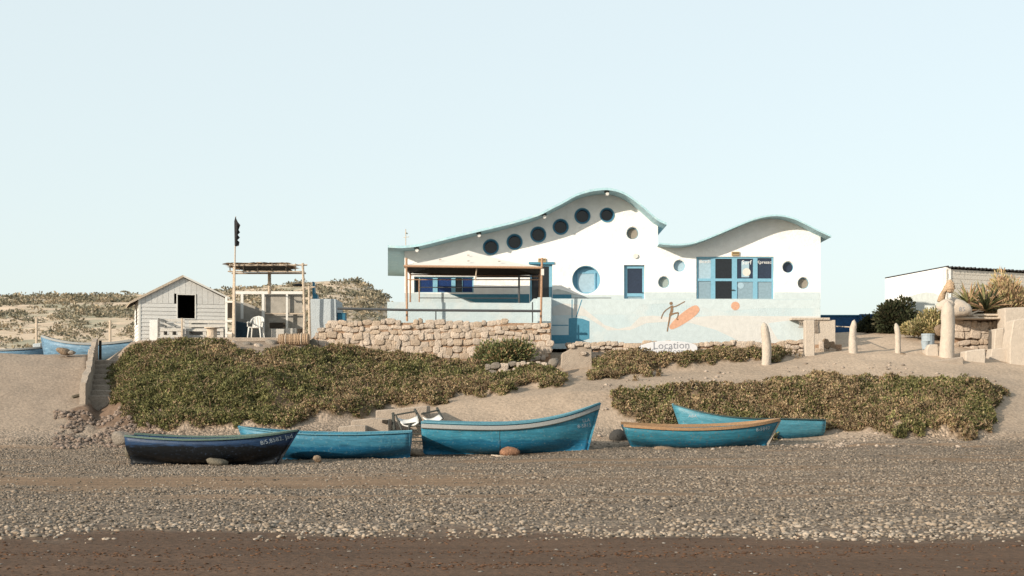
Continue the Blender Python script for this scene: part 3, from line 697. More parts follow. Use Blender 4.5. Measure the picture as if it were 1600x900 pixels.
# ================================================================ CANOPY
cp = thing('canopy', 'canvas pyramid canopy on rusty poles in front of the wide window', 'canopy', P(740, 500, 57))
ya, yb = 57.0, 60.2; zE = PZ(414, ya); zE2 = PZ(416.5, ya); xa, xb = PX(633, ya), PX(845, ya)
ap = P(732, 391.5, 58.6)
vs_ = [(xa, ya, zE), (xb, ya, zE2), (xb, yb, zE2), (xa, yb, zE), ap]
m = MB(); V = []; Fc = []
def patch(a, b, c_, n=8):
    a, b, c_ = map(Vector, (a, b, c_)); base = len(m.v); vv = []; ids = {}
    for i in range(n+1):
        for j in range(n+1-i):
            u, v = i/n, j/n; p = a*(1-u-v) + b*u + c_*v; sag = -.16*4*v*(1-v)*.35 - .05*math.sin(math.pi*u)*(1-v)**2
            ids[i, j] = len(vv); vv.append(p + Vector((0, 0, sag)))
    ff = []
    for i in range(n):
        for j in range(n-i):
            ff.append((ids[i, j], ids[i+1, j], ids[i, j+1]))
            if i + j < n-1: ff.append((ids[i+1, j], ids[i+1, j+1], ids[i, j+1]))
    m.add(vv, ff)
for i in range(4): patch(vs_[i], vs_[(i+1) % 4], vs_[4])
fo = m.build('canvas_roof', M['fabric'], cp, smooth=False); sm = fo.modifiers.new('thick', 'SOLIDIFY'); sm.thickness = .02
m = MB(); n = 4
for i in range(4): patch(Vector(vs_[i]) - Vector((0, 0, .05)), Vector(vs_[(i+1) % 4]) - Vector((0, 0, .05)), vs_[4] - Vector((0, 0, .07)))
m.build('shade_sheet', M['dark'], cp)  # dark sheet added below the canvas, standing in for its shaded underside
for a_, b_ in ((688, 406), (732, 408), (780, 408.5), (732, 399)):
    p = P(a_, b_, 57.45); 
    # patches sit on the front slope of the canvas
    fr = (b_ - 414)/(391.5-414); yy = ya + (58.6-ya)*fr; p = P(a_, b_, yy); p.z = zE + (ap.z - zE)*fr
    m = MB(); m.bar(p + Vector((-.05, -.05, .0)), p + Vector((.05, -.05, .0)), .04, .03); m.build('eyelet', M['concrete'], cp)
fr = M['rust']
m = MB(); m.tube([P(636, 502, ya), P(635, 403, ya)], .045, 8); m.build('post', fr, cp)
m = MB(); m.tube([P(845, 505, ya), P(847, 403, ya)], .045, 8); m.build('post', fr, cp)
for q in ((xa, yb), (xb, yb)):
    m = MB(); m.tube([(q[0], q[1]-.3, zf-.3), (q[0], q[1]-.3, zE-.02)], .035, 8); m.build('post', fr, cp)
m = MB(); m.tube([(xa-.05, ya-.03, zE-.05), (xb+.05, ya-.03, zE2-.05)], .05, 8); m.build('beam', fr, cp)
for a, b in (((xa, ya, zE-.1), (xa, yb, zE-.1)), ((xb, ya, zE2-.1), (xb, yb, zE2-.1)), ((xa, yb, zE-.1), (xb, yb, zE2-.1))):
    m = MB(); m.tube([a, b], .03, 6); m.build('beam', fr, cp)
m = MB(); m.tube([P(743, 438, 57.3), P(745, 416, 57.1)], .028, 6); m.build('strut', M['driftwood'], cp)
m = MB(); m.box(*[PX(845.5, 56.8), PX(850, 56.8)], 56.8, 56.9, PZ(430, 56.8), PZ(420, 56.8)); m.build('lamp', M['plastic'], cp)
rl = thing('railing', 'thin metal pipe railing on the terrace edge under the canopy', 'railing', P(740, 473, 58.3))
for a, b, r_, mm in ((P(637, 437, 58.3), P(846, 437, 58.3), .022, 'rust'), (P(655, 449, 58.3), P(811, 449, 58.3), .022, 'pipe'), (P(655, 465.5, 58.3), P(811, 466, 58.3), .02, 'pipe'), (P(745, 432.5, 58.3), P(828, 432.5, 58.3), .03, 'pipe')):
    m = MB(); m.tube([a, b], r_, 6); m.build('rail', M[mm], rl)
for a, b, r_, mm in ((655, 436, .025, 'rust'), (811, 430, .04, 'pipe')):
    m = MB(); m.tube([P(a, b, 58.3), P(a, 473, 58.3)], r_, 6); m.build('post', M[mm], rl)
lr = thing('railing', 'long dark pipe rail running from the pale blue wall above the stone wall', 'railing', P(700, 500, 56.6))
m = MB(); m.tube([P(527, 482, 56.6), P(640, 484.5, 56.6), P(845, 486, 56.6)], .05, 8); m.build('rail', M['pipe'], lr)
for a, b in ((681, 502), (832, 504), (560, 500)):
    if a == 560: continue
    m = MB(); m.tube([P(a, 486 if a != 832 else 472, 56.6), P(a, b, 56.6)], .025, 6); m.build('post', M['pipe'], lr)

# ================================================================ STONE WALLS
def stone_me(w_, h_, d_, n=9):
    a0 = random.random(); e = random.uniform(.42, .75); out_, rim = [], []
    for k in range(n):
        a = 2*math.pi*(k+a0)/n; c_, s_ = math.cos(a), math.sin(a)
        x = math.copysign(abs(c_)**e, c_)*w_/2; z = math.copysign(abs(s_)**e, s_)*h_/2; j = 1.03 + random.uniform(-.14, .10)
        out_.append((x*j, z*j))
    V = []; b = random.uniform(.02, .05)
    for x, z in out_: V.append((x, d_, z))
    for x, z in out_: V.append((x, 0, z))
    for x, z in out_: V.append((x*.84+random.uniform(-.015, .015), -b*random.uniform(.6, 1.1), z*.82+random.uniform(-.012, .012)))
    V.append((0, -b*1.15, 0)); Fc = []
    for k in range(n):
        q = (k+1) % n; Fc += [(k, q, n+q, n+k), (n+k, n+q, 2*n+q, 2*n+k), (2*n+k, 2*n+q, 3*n)]
    return V, Fc
def stone_wall(t, x0, x1, zt, zb, Y, rh, rw, matn, depth=.2, jit=.25, skip=.0):
    """zt,zb: functions of x giving top and bottom height; stones are laid in uneven courses"""
    zmin = min(zb(x0 + (x1-x0)*i/20) for i in range(21)); z = zmin; row = 0; cnt = 0
    while True:
        hh = rh * random.uniform(.75, 1.25); x = x0 - random.random()*rw*.5
        if z > max(zt(x0 + (x1-x0)*i/20) for i in range(21)): break
        while x < x1:
            ww = rw * random.uniform(.45, 1.45); cx = x + ww/2; cz = z + hh/2 + random.uniform(-1, 1)*.03 + .06*math.sin(cx*1.3+row)
            if x0 + ww*.2 < cx < x1 - ww*.1 and zb(cx) - hh*.4 < cz < zt(cx) - hh*.15 and random.random() > skip:
                V, Fc = stone_me(ww*1.10, hh*random.uniform(.98, 1.25), depth); ang = random.uniform(-.16, .16); cz += random.uniform(-.04, .04); ca, sa = math.cos(ang), math.sin(ang); dy = random.uniform(-.05, .03)
                m = MB(); m.add([(cx + a*ca - c_*sa, Y + b + dy, cz + a*sa + c_*ca) for a, b, c_ in V], Fc)
                m.build('stone', M[random.choice(matn)], t); cnt += 1
            x += ww
        z += hh; row += 1
    return cnt
SY = 56.2
sw = thing('stone_wall', 'tall rough dry stone wall of tan blocks in front of the canopy terrace', 'wall', P(680, 555, SY))
x0, x1 = PX(487, SY), PX(861, SY)
zt = lambda x: float(np.interp(x, [PX(485, SY), PX(500, SY), PX(530, SY), x1], [PZ(528, SY), PZ(514, SY), PZ(501, SY), PZ(502, SY)]))
zb = lambda x: float(np.interp(x, [x0, PX(700, SY), x1], [PZ(549, SY), PZ(556, SY), PZ(566, SY)]))
c1 = stone_wall(sw, x0, x1, zt, zb, SY, .205, .30, ['stone', 'stone_pale', 'stone_pale'], .25)
poly = [(x0, zb(x0)-.5), (x0, zt(x0)-.08)] + [(x0+(x1-x0)*i/30, zt(x0+(x1-x0)*i/30)-.07) for i in range(1, 31)] + [(x1-.03, zb(x1)-.6)]
m = MB(); m.prism(poly, SY+.02, TF-.01 if False else SY+1.0); m.build('earth_core', M['mortar'], sw)
LY = 57.0
lw = thing('stone_wall', 'low uneven stone wall along the foot of the mural behind the surfboard sign', 'wall', P(1080, 550, LY))
x0, x1 = PX(886, LY), PX(1262, LY)
zt2 = lambda x: PZ(533, LY) + .05*math.sin(x*2.3) - .03
zb2 = lambda x: PZ(560, LY)
c2 = stone_wall(lw, x0, x1, zt2, zb2, LY, .15, .30, ['stone_pale', 'stone', 'stone_pale'], .25, .3)
m = MB(); m.box(x0, x1, LY+.08, LY+.6, PZ(566, LY), PZ(536, LY)); m.build('earth_core', M['mortar'], lw)
rk = thing('stone_wall', 'tumbled end of the low stone wall beside the white square post', 'wall', P(1295, 552, 56.6))
stone_wall(rk, PX(1276, 56.6), PX(1318, 56.6), lambda x: PZ(533 + (x-PX(1276,56.6))*5, 56.6), lambda x: PZ(556, 56.6), 56.6, .30, .22, ['stone', 'stone_pale', 'rockt'], .3)
m = MB(); m.box(PX(1276, 56.6), PX(1316, 56.6), 56.7, 57.1, PZ(556, 56.6), PZ(538, 56.6)); m.build('earth_core', M['mortar'], rk)
ws = thing('stone_wall', 'short broken row of pale stones half buried in the ground cover below the bush', 'wall', P(805, 582, 53.9))
stone_wall(ws, PX(752, 53.9), PX(862, 53.9), lambda x: PZ(566, 53.9), lambda x: PZ(584, 53.9), 53.6, .22, .26, ['stone_pale', 'rockp'], .35)

# concrete pier beside the little steps
pr = thing('concrete_pier', 'crumbling pale concrete pier left of the low stone wall', 'pier', P(903, 585, 55.2))
m = MB(); m.prism([(PX(a, 55.2), PZ(b, 55.2)) for a, b in [(876,575),(878,552),(890,546),(895,538),(921,536),(925,545),(926,588),(900,590)]], 55.2, 56.6); m.build('block', M['concrete'], pr, bevel=.03)
for a, b, r_ in ((893, 541, .11), (905, 537, .12), (918, 540, .1), (912, 552, .09)):
    V, Fc = stone_me(r_*2.6, r_*1.6, .3); m = MB(); p = P(a, b, 55.1); m.add([(p.x+u, 55.12+v, p.z+w_) for u, v, w_ in V], Fc); m.build('stone', M['stone_pale'], pr)

def rock(label, px, py, Y, w_, h_, d_, mt, seed=0, name='rock', group=None, sink=.25):
    bm = bmesh.new(); bmesh.ops.create_icosphere(bm, subdivisions=3, radius=1); rs = np.random.default_rng(seed + int(px)); ph = rs.random(9)*6
    for v in bm.verts:
        c_ = v.co; k = 1 + .13*math.sin(c_.x*2.3+ph[0])*math.cos(c_.z*2.9+ph[1]) + .09*math.sin(c_.y*4.1+ph[2]+c_.x*3) + .05*math.sin(c_.z*7+ph[3])*math.sin(c_.x*8+ph[4])
        v.co = Vector((c_.x*w_/2*k, c_.y*d_/2*k, c_.z*h_/2*k))
    me = bpy.data.meshes.new(name); bm.to_mesh(me); bm.free()
    o = link_mesh(name, me, M[mt], smooth=True); o.location = P(px, py, Y); o.rotation_euler = (rs.random()*.2, rs.random()*.2, rs.random()*.5)
    return tag(o, label, 'rock', group)

rock('round pale boulder resting at the foot of the crumbling concrete pier', 865, 567, 54.2, .42, .42, .4, 'rockp')
rock('flat pale stone slab lying beside the path below the concrete pier', 908, 592, 53.6, .55, .22, .4, 'rockp')
rock('flat oval brown-grey rock wedged against the dark navy boat', 340, 722, 40.3, .62, .24, .35, 'rockb')
rock('small rounded tan stone in front of the second boat', 496, 717, 41.5, .26, .2, .22, 'rockt')
rock('ochre rock propping the keel of the tall white-striped boat', 796, 707, 43.6, .6, .34, .4, 'rocko')
rock('dark rounded boulder between the tall boat and the orange-rimmed boat', 966, 685, 47.0, .62, .52, .5, 'rockd')
rock('long tan oval stone under the stern of the orange-rimmed boat', 1040, 703, 44.3, .68, .24, .35, 'rockt')
rock('pale boulder beside the stern of the dark navy boat', 192, 685, 44.2, .7, .45, .5, 'rockp', 3)
rock('small upright grey rock at the left end of the dark navy boat', 203, 703, 42.5, .3, .5, .3, 'rockb', 5)
rock('rust-brown stone on the concrete blocks behind the second boat', 562, 669, 46.6, .42, .2, .3, 'rocko', 5)
rock('tan rubble stone lying at the crest in front of the far blue boat', 100, 549, 55.3, .55, .28, .4, 'rockt', 9)
rock('small broken stone beside the rubble at the crest', 112, 551, 55.2, .3, .16, .3, 'rockp', 2)
rock('dark round boulder at the left foot of the tall stone wall', 487, 545, 55.9, .5, .7, .5, 'rockb', 4)
for i, (a, b, Y, w_) in enumerate([(350,540,55.3,.4),(362,536,55.5,.4),(387,539,55.2,.42),(404,541,55.1,.38),(424,536,55.5,.5),(445,548,55,.4),(468,548,54.9,.45),(372,548,54.8,.36),(545,560,53.9,.3)]):
    if i in (8,): continue
    rock(['pale stone', 'tan stone', 'round pale stone', 'squat tan stone', 'broad pale stone', 'low grey stone', 'flat pale stone', 'small tan stone'][i] + [' at the left end of the kerb below the plastic chair', ' left of the plastic chair under the patio edge', ' under the plastic chair at the patio edge', ' just right of the plastic chair under the patio edge', ' at the left end of the straw roll', ' under the straw roll', ' under the right end of the straw roll', ' lowest in the ground cover below the patio'][i], a, b, Y, w_, w_*.6, w_, 'rockp' if i % 2 == 0 else 'stone_pale', i)

# surfboard sign ------------------------------------------------------
sg = thing('surfboard_sign', 'white surfboard sign lettered Location leaning on the low stone wall', 'sign', P(1043, 555, 56.5))
SB = 56.55; pts = []
for k in range(40):
    a = 2*math.pi*k/40; u = math.cos(a); v = math.sin(a); wz = 11.5*math.copysign(abs(v)**.8, v)*(1 - .25*max(0, -u)**2)
    pts.append((PX(1044 + 46*u, SB), PZ(544 - wz, SB)))
m = MB(); m.prism(pts, SB, SB+.06); b = m.build('board', M['sign'], sg, bevel=.012)
a = P(1049, 540, SB); flat_text('Location', .42, a.x, SB-.004, a.z, M['print'], sg, .02)
a = P(1047, 549.5, SB); flat_text('Surf Board', .34, a.x, SB-.004, a.z, M['print'], sg, .02)

# bush in front of the tall stone wall
bush('bush', 'rounded green and rust bush growing against the tall stone wall', 'bush', P(792, 569, 55.2), (1.45, .8, .95), 15000, .11, [(.13,.145,.06),(.20,.20,.085),(.09,.11,.05),(.30,.20,.11)], 10, clumps=26)

# ================================================================ BOATS
def paint(name, top, low=None, zb_=.5, rough=.45, worn=(.16, .26, .30)):
    m = bpy.data.materials.new(name); m.use_nodes = True; n = m.node_tree.nodes; l = m.node_tree.links; b = n['Principled BSDF']
    b.inputs['Roughness'].default_value = rough; b.inputs['Specular IOR Level'].default_value = .3
    tc = n.new('ShaderNodeTexCoord'); mp = n.new('ShaderNodeMapping'); mp.inputs['Scale'].default_value = (.8, 1, 5); l.new(tc.outputs['Object'], mp.inputs[0])
    no = n.new('ShaderNodeTexNoise'); no.inputs['Scale'].default_value = 3.5; no.inputs['Detail'].default_value = 8; no.inputs['Roughness'].default_value = .7; l.new(mp.outputs[0], no.inputs['Vector'])
    no2 = n.new('ShaderNodeTexNoise'); no2.inputs['Scale'].default_value = 14; no2.inputs['Detail'].default_value = 8; l.new(tc.outputs['Object'], no2.inputs['Vector'])
    src = n.new('ShaderNodeRGB'); src.outputs[0].default_value = (*top, 1); s_ = src.outputs[0]
    if low:
        sep = n.new('ShaderNodeSeparateXYZ'); l.new(tc.outputs['Object'], sep.inputs[0])
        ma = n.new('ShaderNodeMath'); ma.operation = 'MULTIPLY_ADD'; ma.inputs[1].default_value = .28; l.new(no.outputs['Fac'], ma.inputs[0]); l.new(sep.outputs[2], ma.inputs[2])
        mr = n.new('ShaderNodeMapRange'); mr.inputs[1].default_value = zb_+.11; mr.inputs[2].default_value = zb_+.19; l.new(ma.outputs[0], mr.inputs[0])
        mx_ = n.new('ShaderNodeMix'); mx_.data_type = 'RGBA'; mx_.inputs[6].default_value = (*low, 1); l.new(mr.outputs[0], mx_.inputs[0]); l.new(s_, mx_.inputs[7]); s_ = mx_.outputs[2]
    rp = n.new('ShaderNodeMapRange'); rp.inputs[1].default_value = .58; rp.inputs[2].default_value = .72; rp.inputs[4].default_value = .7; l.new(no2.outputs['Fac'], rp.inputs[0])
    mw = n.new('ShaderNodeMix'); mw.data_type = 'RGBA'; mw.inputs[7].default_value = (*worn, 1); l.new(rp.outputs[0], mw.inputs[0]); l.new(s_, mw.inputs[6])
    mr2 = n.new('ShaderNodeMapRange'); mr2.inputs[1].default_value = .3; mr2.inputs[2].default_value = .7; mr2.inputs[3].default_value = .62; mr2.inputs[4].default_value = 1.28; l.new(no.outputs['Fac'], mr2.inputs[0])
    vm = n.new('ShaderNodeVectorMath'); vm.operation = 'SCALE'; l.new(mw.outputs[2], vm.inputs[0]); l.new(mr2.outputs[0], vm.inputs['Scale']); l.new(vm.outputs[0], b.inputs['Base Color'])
    bu = n.new('ShaderNodeBump'); bu.inputs['Strength'].default_value = .35; bu.inputs['Distance'].default_value = .03; l.new(no.outputs['Fac'], bu.inputs['Height']); l.new(bu.outputs[0], b.inputs['Normal'])
    return m

def boat(name, label, stern, bow, baseY, Y, zst, zmid, zbow, hullm, railm, B=.82, rake=.5, srake=.05, heel=0, stripe=None, texts=(), grp='wooden fishing boats drawn up on the beach', z=None, inner=None, stem=None, yaw=0, crack=None, rail_h=.05):
    """stern, bow: pixel columns of the two ends at depth Y"""
    L = abs(bow - stern)/F*Y; flip = bow < stern
    xs0 = PX(stern, Y); z0 = PZ(baseY, Y) if z is None else z
    t = thing(name, label, 'boat', (xs0, Y, z0), (math.pi if flip else 0) + yaw, grp); t.rotation_euler = (-heel if flip else heel, 0, t.rotation_euler.z)
    NS = 36
    def sheer(s): 
        k = .38; return zmid + (zbow-zmid)*max(0, (s-k)/(1-k))**2.3 + (zst-zmid)*max(0, (k-s)/k)**1.6
    def hb(s):
        return B*((1 - ((s-.40)/.60)**2.6)**.85 if s > .40 else (1 - .30*((.40-s)/.40)**2))
    def section(s):
        zt_ = sheer(s); g = max(hb(s), .02); e = min(1, abs(s - .45)/(.45 if s < .45 else .55)); en = e**1.7
        mid = [(1, 1), (.965, .80), (.91, .60), (.82, .42), (.66, .26), (.42, .15), (.20, .10), (.05, .06), (.06, 0)]
        end = [(1, 1), (.96, .83), (.91, .68), (.78, .55), (.50, .43), (.22, .33), (.085, .24), (.06, .12), (.13, 0)]
        pts = []
        for (a, b), (c_, d_) in zip(mid, end):
            yf = a*(1-en) + c_*en; zf = b*(1-en) + d_*en; pts.append((g*yf if yf > .1 and zf > .13 else max(.03, min(g, B*yf)), zt_*zf))
        return [(max(y_, .02), max(0, z_)) for y_, z_ in pts]
    def xpos(s, z_, zt_):
        x = s*L; f = 1 - z_/zt_
        if s > .5: x -= rake*f*((s-.5)/.5)**1.5
        if s < .25: x += srake*f*((.25-s)/.25)
        return x
    V = []; np_ = 9; W = 2*np_
    for i in range(NS+1):
        s = i/NS; sec = section(s); zt_ = sec[0][1]
        for sgn in (-1, 1):
            q = sec if sgn < 0 else sec[::-1]
            for y_, z_ in q: V.append((xpos(s, z_, zt_), sgn*y_, z_))
    Fc = []
    for i in range(NS):
        for k in range(W-1): Fc.append((i*W+k, i*W+k+1, (i+1)*W+k+1, (i+1)*W+k))
    m = MB(); m.add(V, Fc); hull = m.build('hull', hullm, t, local=True, smooth=True)
    so_ = hull.modifiers.new('thick', 'SOLIDIFY'); so_.thickness = .03; so_.offset = -1
    bvh = BVHTree.FromPolygons([Vector(v) for v in V], Fc)
    m = MB(); m.add([(V[k][0]-.012, V[k][1], V[k][2]) for k in range(W)] + [(V[k][0]+.03, V[k][1], V[k][2]) for k in range(W)], [tuple(range(W)), tuple(range(2*W-1, W-1, -1))] + [(k, W+k, W+(k+1) % W, (k+1) % W) for k in range(W)])
    m.build('transom', hullm, t, local=True)
    # gunwale rails
    def edge(off, dz, w_, h_, s0=0, s1=1):
        pp = []
        for i in range(NS+1):
            s = i/NS
            if s0 <= s <= s1: pp.append((s*L + (.02 if i == NS else 0), max(hb(s), .02)+off, sheer(s)+dz))
        return pp
    def ribbon(pp, w_, h_, mt, nm):
        for sgn in (-1, 1):
            m = MB(); vv = []; n_ = len(pp)
            for x, y_, z_ in pp: vv += [(x, sgn*(y_-w_/2), z_-h_/2), (x, sgn*(y_+w_/2), z_-h_/2), (x, sgn*(y_+w_/2), z_+h_/2), (x, sgn*(y_-w_/2), z_+h_/2)]
            ff = [(4*i+k, 4*i+(k+1) % 4, 4*i+4+(k+1) % 4, 4*i+4+k) for i in range(n_-1) for k in range(4)] + [(0, 1, 2, 3), (4*n_-1, 4*n_-2, 4*n_-3, 4*n_-4)]
            m.add(vv, ff); m.build(nm, mt, t, local=True)
    ribbon(edge(.005, rail_h*.5, .09, rail_h), .09, rail_h, railm, 'gunwale')
    if stripe:
        smat, dz, hh = stripe; ribbon(edge(.014, dz, .02, hh), .02, hh, smat, 'rub_stripe')
        ribbon(edge(.02, dz-hh/2-.012, .03, .02), .035, .022, M['metal'], 'rubbing_strake')
    # keel, stem
    m = MB(); m.bar((srake, 0, -.03), (L-rake*.96, 0, -.03), .06, .07); m.build('keel', hullm, t, local=True)
    m = MB(); zt_ = sheer(1); m.bar((L-rake+.005, 0, -.02), (L+.03, 0, zt_+.04), .07, .06, up=(0, 1, 0)); m.build('stem', stem or hullm, t, local=True)
    # thwarts and floor
    for s in (.16, .4, .62, .82):
        zt_ = sheer(s); m = MB(); sec_ = section(s+.02 if s > .4 else s-.02)[:5]; g = float(np.interp(zt_*.74, [q[1] for q in sec_][::-1], [q[0] for q in sec_][::-1])) - .04; m.box(s*L-.11, s*L+.11, -g, g, zt_*.74, zt_*.74+.03); m.build('thwart', inner or railm, t, local=True)
    m = MB(); m.box(.3*L, .62*L, -.14, .14, .18, .2); m.build('floor_boards', inner or M['rawwood'], t, local=True)
    for i in range(1, 12):
        s = i/12; g = hb(s); zt_ = sheer(s)
        if s > .9: continue
        m = MB(); sec = section(s)[:5]
        for sgn in (-1, 1):
            m.tube([(xpos(s, z_, zt_), sgn*(y_-.035), z_) for y_, z_ in sec], .018, 4)
        m.build('rib', inner or hullm, t, local=True)
    side = 1 if flip else -1
    for tx, s, zc, size, mt, tilt in texts:
        me = text_mesh(tx, size, .002); cx = s*L
        for v in me.vertices:
            u, w_, q = v.co; ca, sa = math.cos(tilt), math.sin(tilt); uu = u*ca-w_*sa; ww = u*sa+w_*ca
            lx = cx + (uu if not flip else -uu); lz = zc + ww
            hit = bvh.ray_cast(Vector((lx, side*5, lz)), Vector((0, -side, 0)))
            yy = hit[0].y if hit[0] is not None else side*B
            v.co = Vector((lx, yy + side*(.008+q), lz))
        link_mesh('lettering', me, mt, t)
    if crack is not None:
        m = MB(); pp = []
        for k in range(9):
            s = crack; zt_ = sheer(s); lz = zt_*(.86 - .085*k); lx = s*L + random.uniform(-.012, .012)
            hit = bvh.ray_cast(Vector((lx, side*5, lz)), Vector((0, -side, 0)))
            if hit[0] is not None: pp.append((lx, hit[0].y + side*.001, lz))
        if len(pp) > 2: m.tube(pp, .007, 4); m.build('seam', M['dark'], t, local=True)
    return t
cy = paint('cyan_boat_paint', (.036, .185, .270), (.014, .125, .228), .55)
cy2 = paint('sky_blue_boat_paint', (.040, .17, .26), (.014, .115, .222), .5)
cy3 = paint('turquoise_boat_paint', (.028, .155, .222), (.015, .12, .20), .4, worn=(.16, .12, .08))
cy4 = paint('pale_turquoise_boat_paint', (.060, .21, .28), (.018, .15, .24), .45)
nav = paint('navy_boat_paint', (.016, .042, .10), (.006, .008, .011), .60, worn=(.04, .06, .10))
far = paint('blue_boat_paint', (.12, .22, .32), None, .3, worn=(.3, .42, .5))
rail_c = mat('cyan_rail', (.075, .20, .26), .6, .2, 8); rail_w = mat('grey_white_rail', (.24, .25, .25), .7, .15, 8); rail_g = mat('grey_green_rail', (.075, .12, .105), .7, .25, 8)
rail_o = mat('orange_wood_rail', (.27, .165, .09), .7, .25, 8); rail_d = mat('dark_green_rail', (.035, .06, .06), .6, .2, 8); letw = mat('pale_blue_lettering', (.34, .40, .45), .8, .1, 5); letb = mat('dull_blue_lettering', (.03, .16, .27), .8, .2, 5)
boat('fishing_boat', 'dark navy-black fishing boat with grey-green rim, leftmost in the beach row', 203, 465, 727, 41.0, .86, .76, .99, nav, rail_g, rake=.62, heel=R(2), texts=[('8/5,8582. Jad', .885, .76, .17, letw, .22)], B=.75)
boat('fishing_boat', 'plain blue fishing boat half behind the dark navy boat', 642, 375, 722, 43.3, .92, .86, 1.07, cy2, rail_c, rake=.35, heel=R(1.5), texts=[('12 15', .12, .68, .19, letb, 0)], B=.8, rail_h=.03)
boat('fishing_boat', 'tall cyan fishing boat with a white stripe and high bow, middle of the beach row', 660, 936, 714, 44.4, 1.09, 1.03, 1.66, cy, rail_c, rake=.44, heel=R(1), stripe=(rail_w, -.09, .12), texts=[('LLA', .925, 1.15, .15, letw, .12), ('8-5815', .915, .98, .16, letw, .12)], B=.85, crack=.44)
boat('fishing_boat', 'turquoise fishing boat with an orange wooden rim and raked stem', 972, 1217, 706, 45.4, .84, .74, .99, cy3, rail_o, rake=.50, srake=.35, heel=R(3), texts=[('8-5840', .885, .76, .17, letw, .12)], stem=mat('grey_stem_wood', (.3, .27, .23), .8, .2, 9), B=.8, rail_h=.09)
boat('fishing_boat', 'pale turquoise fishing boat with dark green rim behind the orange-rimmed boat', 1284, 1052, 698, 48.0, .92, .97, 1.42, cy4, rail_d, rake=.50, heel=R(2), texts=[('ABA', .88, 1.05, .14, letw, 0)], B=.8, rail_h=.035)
boat('fishing_boat', 'far blue boat with a white rim behind the concrete slope left of the stairs', 212, 66, 572, 60.0, 1.02, .86, 1.22, far, rail_w, rake=.2, B=.8, grp='boats standing behind the concrete slope', rail_h=.09)
boat('fishing_boat', 'low white-rimmed blue boat at the far left edge behind the slope', -60, 72, 573, 61.5, .72, .66, .82, far, rail_w, rake=.2, B=.7, grp='boats standing behind the concrete slope', rail_h=.07)
# splintered plank under the tall boat
m = MB(); m.bar(P(768, 711, 43.2), P(815, 716, 43.0), .16, .03); m.bar(P(775, 712.5, 43.1), P(808, 717, 42.9), .12, .025); tag(m.build('plank', M['driftwood']), 'short bleached plank lying under the keel of the tall striped boat', 'plank')

# ================================================================ LAUNCHING TROLLEY
tr = thing('boat_trolley', 'rusty black trolley frame with white slings and ladder rungs between the boats', 'trolley', P(655, 705, 46.2))
ty = 46.6
def fr_bar(pts, r=.035, nm='frame', mt='metal'):
    m = MB(); m.tube(pts, r, 6); return m.build(nm, M[mt], tr)
fr_bar([P(614, 645, ty), P(616, 672, ty-.2)], .05); fr_bar([P(618, 648, ty), P(628, 672, ty-.4)], .035)
fr_bar([P(648, 640, ty+.4), P(657, 655, ty), P(664, 700, ty-.9)], .05); fr_bar([P(683, 638, ty+.4), P(691, 654, ty-.1)], .05)
fr_bar([P(640, 662, ty-.3), P(634, 702, ty-1.0)], .035); fr_bar([P(620, 648, ty), P(648, 643, ty+.1)], .03); fr_bar([P(658, 647, ty), P(684, 641, ty+.2)], .03)
fr_bar([P(628, 664, ty-.3), P(658, 660, ty-.2)], .04)
for i in range(6):
    fr_bar([P(641-i, 666+i*6, ty-.35-i*.1), P(659+i, 665.5+i*6, ty-.35-i*.1)], .022, 'rung')
for (a, b, c_, d_) in (((620, 652), (652, 649), (654, 660), (629, 663)), ((660, 651), (686, 647), (691, 653), (668, 657))):
    m = MB(); q = [P(*a, ty+.1), P(*b, ty+.1), P(*c_, ty-.35), P(*d_, ty-.35)]; n = 6; vv = []
    for i in range(n+1):
        for j in range(n+1):
            u, v = i/n, j/n; p = (q[0]*(1-u)+q[1]*u)*(1-v) + (q[3]*(1-u)+q[2]*u)*v; vv.append(p - Vector((0, 0, .10*math.sin(math.pi*u))))
    m.add(vv, [(i*(n+1)+j, i*(n+1)+j+1, (i+1)*(n+1)+j+1, (i+1)*(n+1)+j) for i in range(n) for j in range(n)])
    o = m.build('sling', M['plastic'], tr, smooth=True); s_ = o.modifiers.new('t', 'SOLIDIFY'); s_.thickness = .03
# concrete slipway pieces at the path's lower end
def cblock(label, pts, Y, dpt, mt='concrete', name='concrete_block', cat='block', bev=.03):
    t = MB(); t.prism([(PX(a, Y), PZ(b, Y)) for a, b in pts], Y, Y+dpt); off = t.v[0]
    o = t.build(name, M[mt], bevel=bev); return tag(o, label, cat)
cblock('tan concrete retaining block at the lower end of the path behind the trolley', [(587,700),(587,641),(640,637),(668,634),(668,700)], 47.2, 1.6)
cblock('pale concrete block with a flat top behind the second boat', [(549,700),(549,657),(583,653),(608,655),(608,700)], 46.4, 1.0)
cblock('low flat concrete slab behind the middle of the second boat', [(528,700),(528,667),(552,664),(572,665),(572,700)], 45.9, .8, 'concrete', 'concrete_slab', 'slab')
m = MB(); m.box(PX(597, 46.3), PX(606, 46.3), 46.28, 46.4, PZ(661, 46.3), PZ(656, 46.3)); tag(m.build('drain_block', M['dark'], bevel=.01), 'small dark drain opening block in the concrete behind the second boat', 'drain')
rock('flat sandy lump between the second boat and the tall boat below the trolley', 648, 709, 44.2, .62, .22, .5, 'rockt', 8)

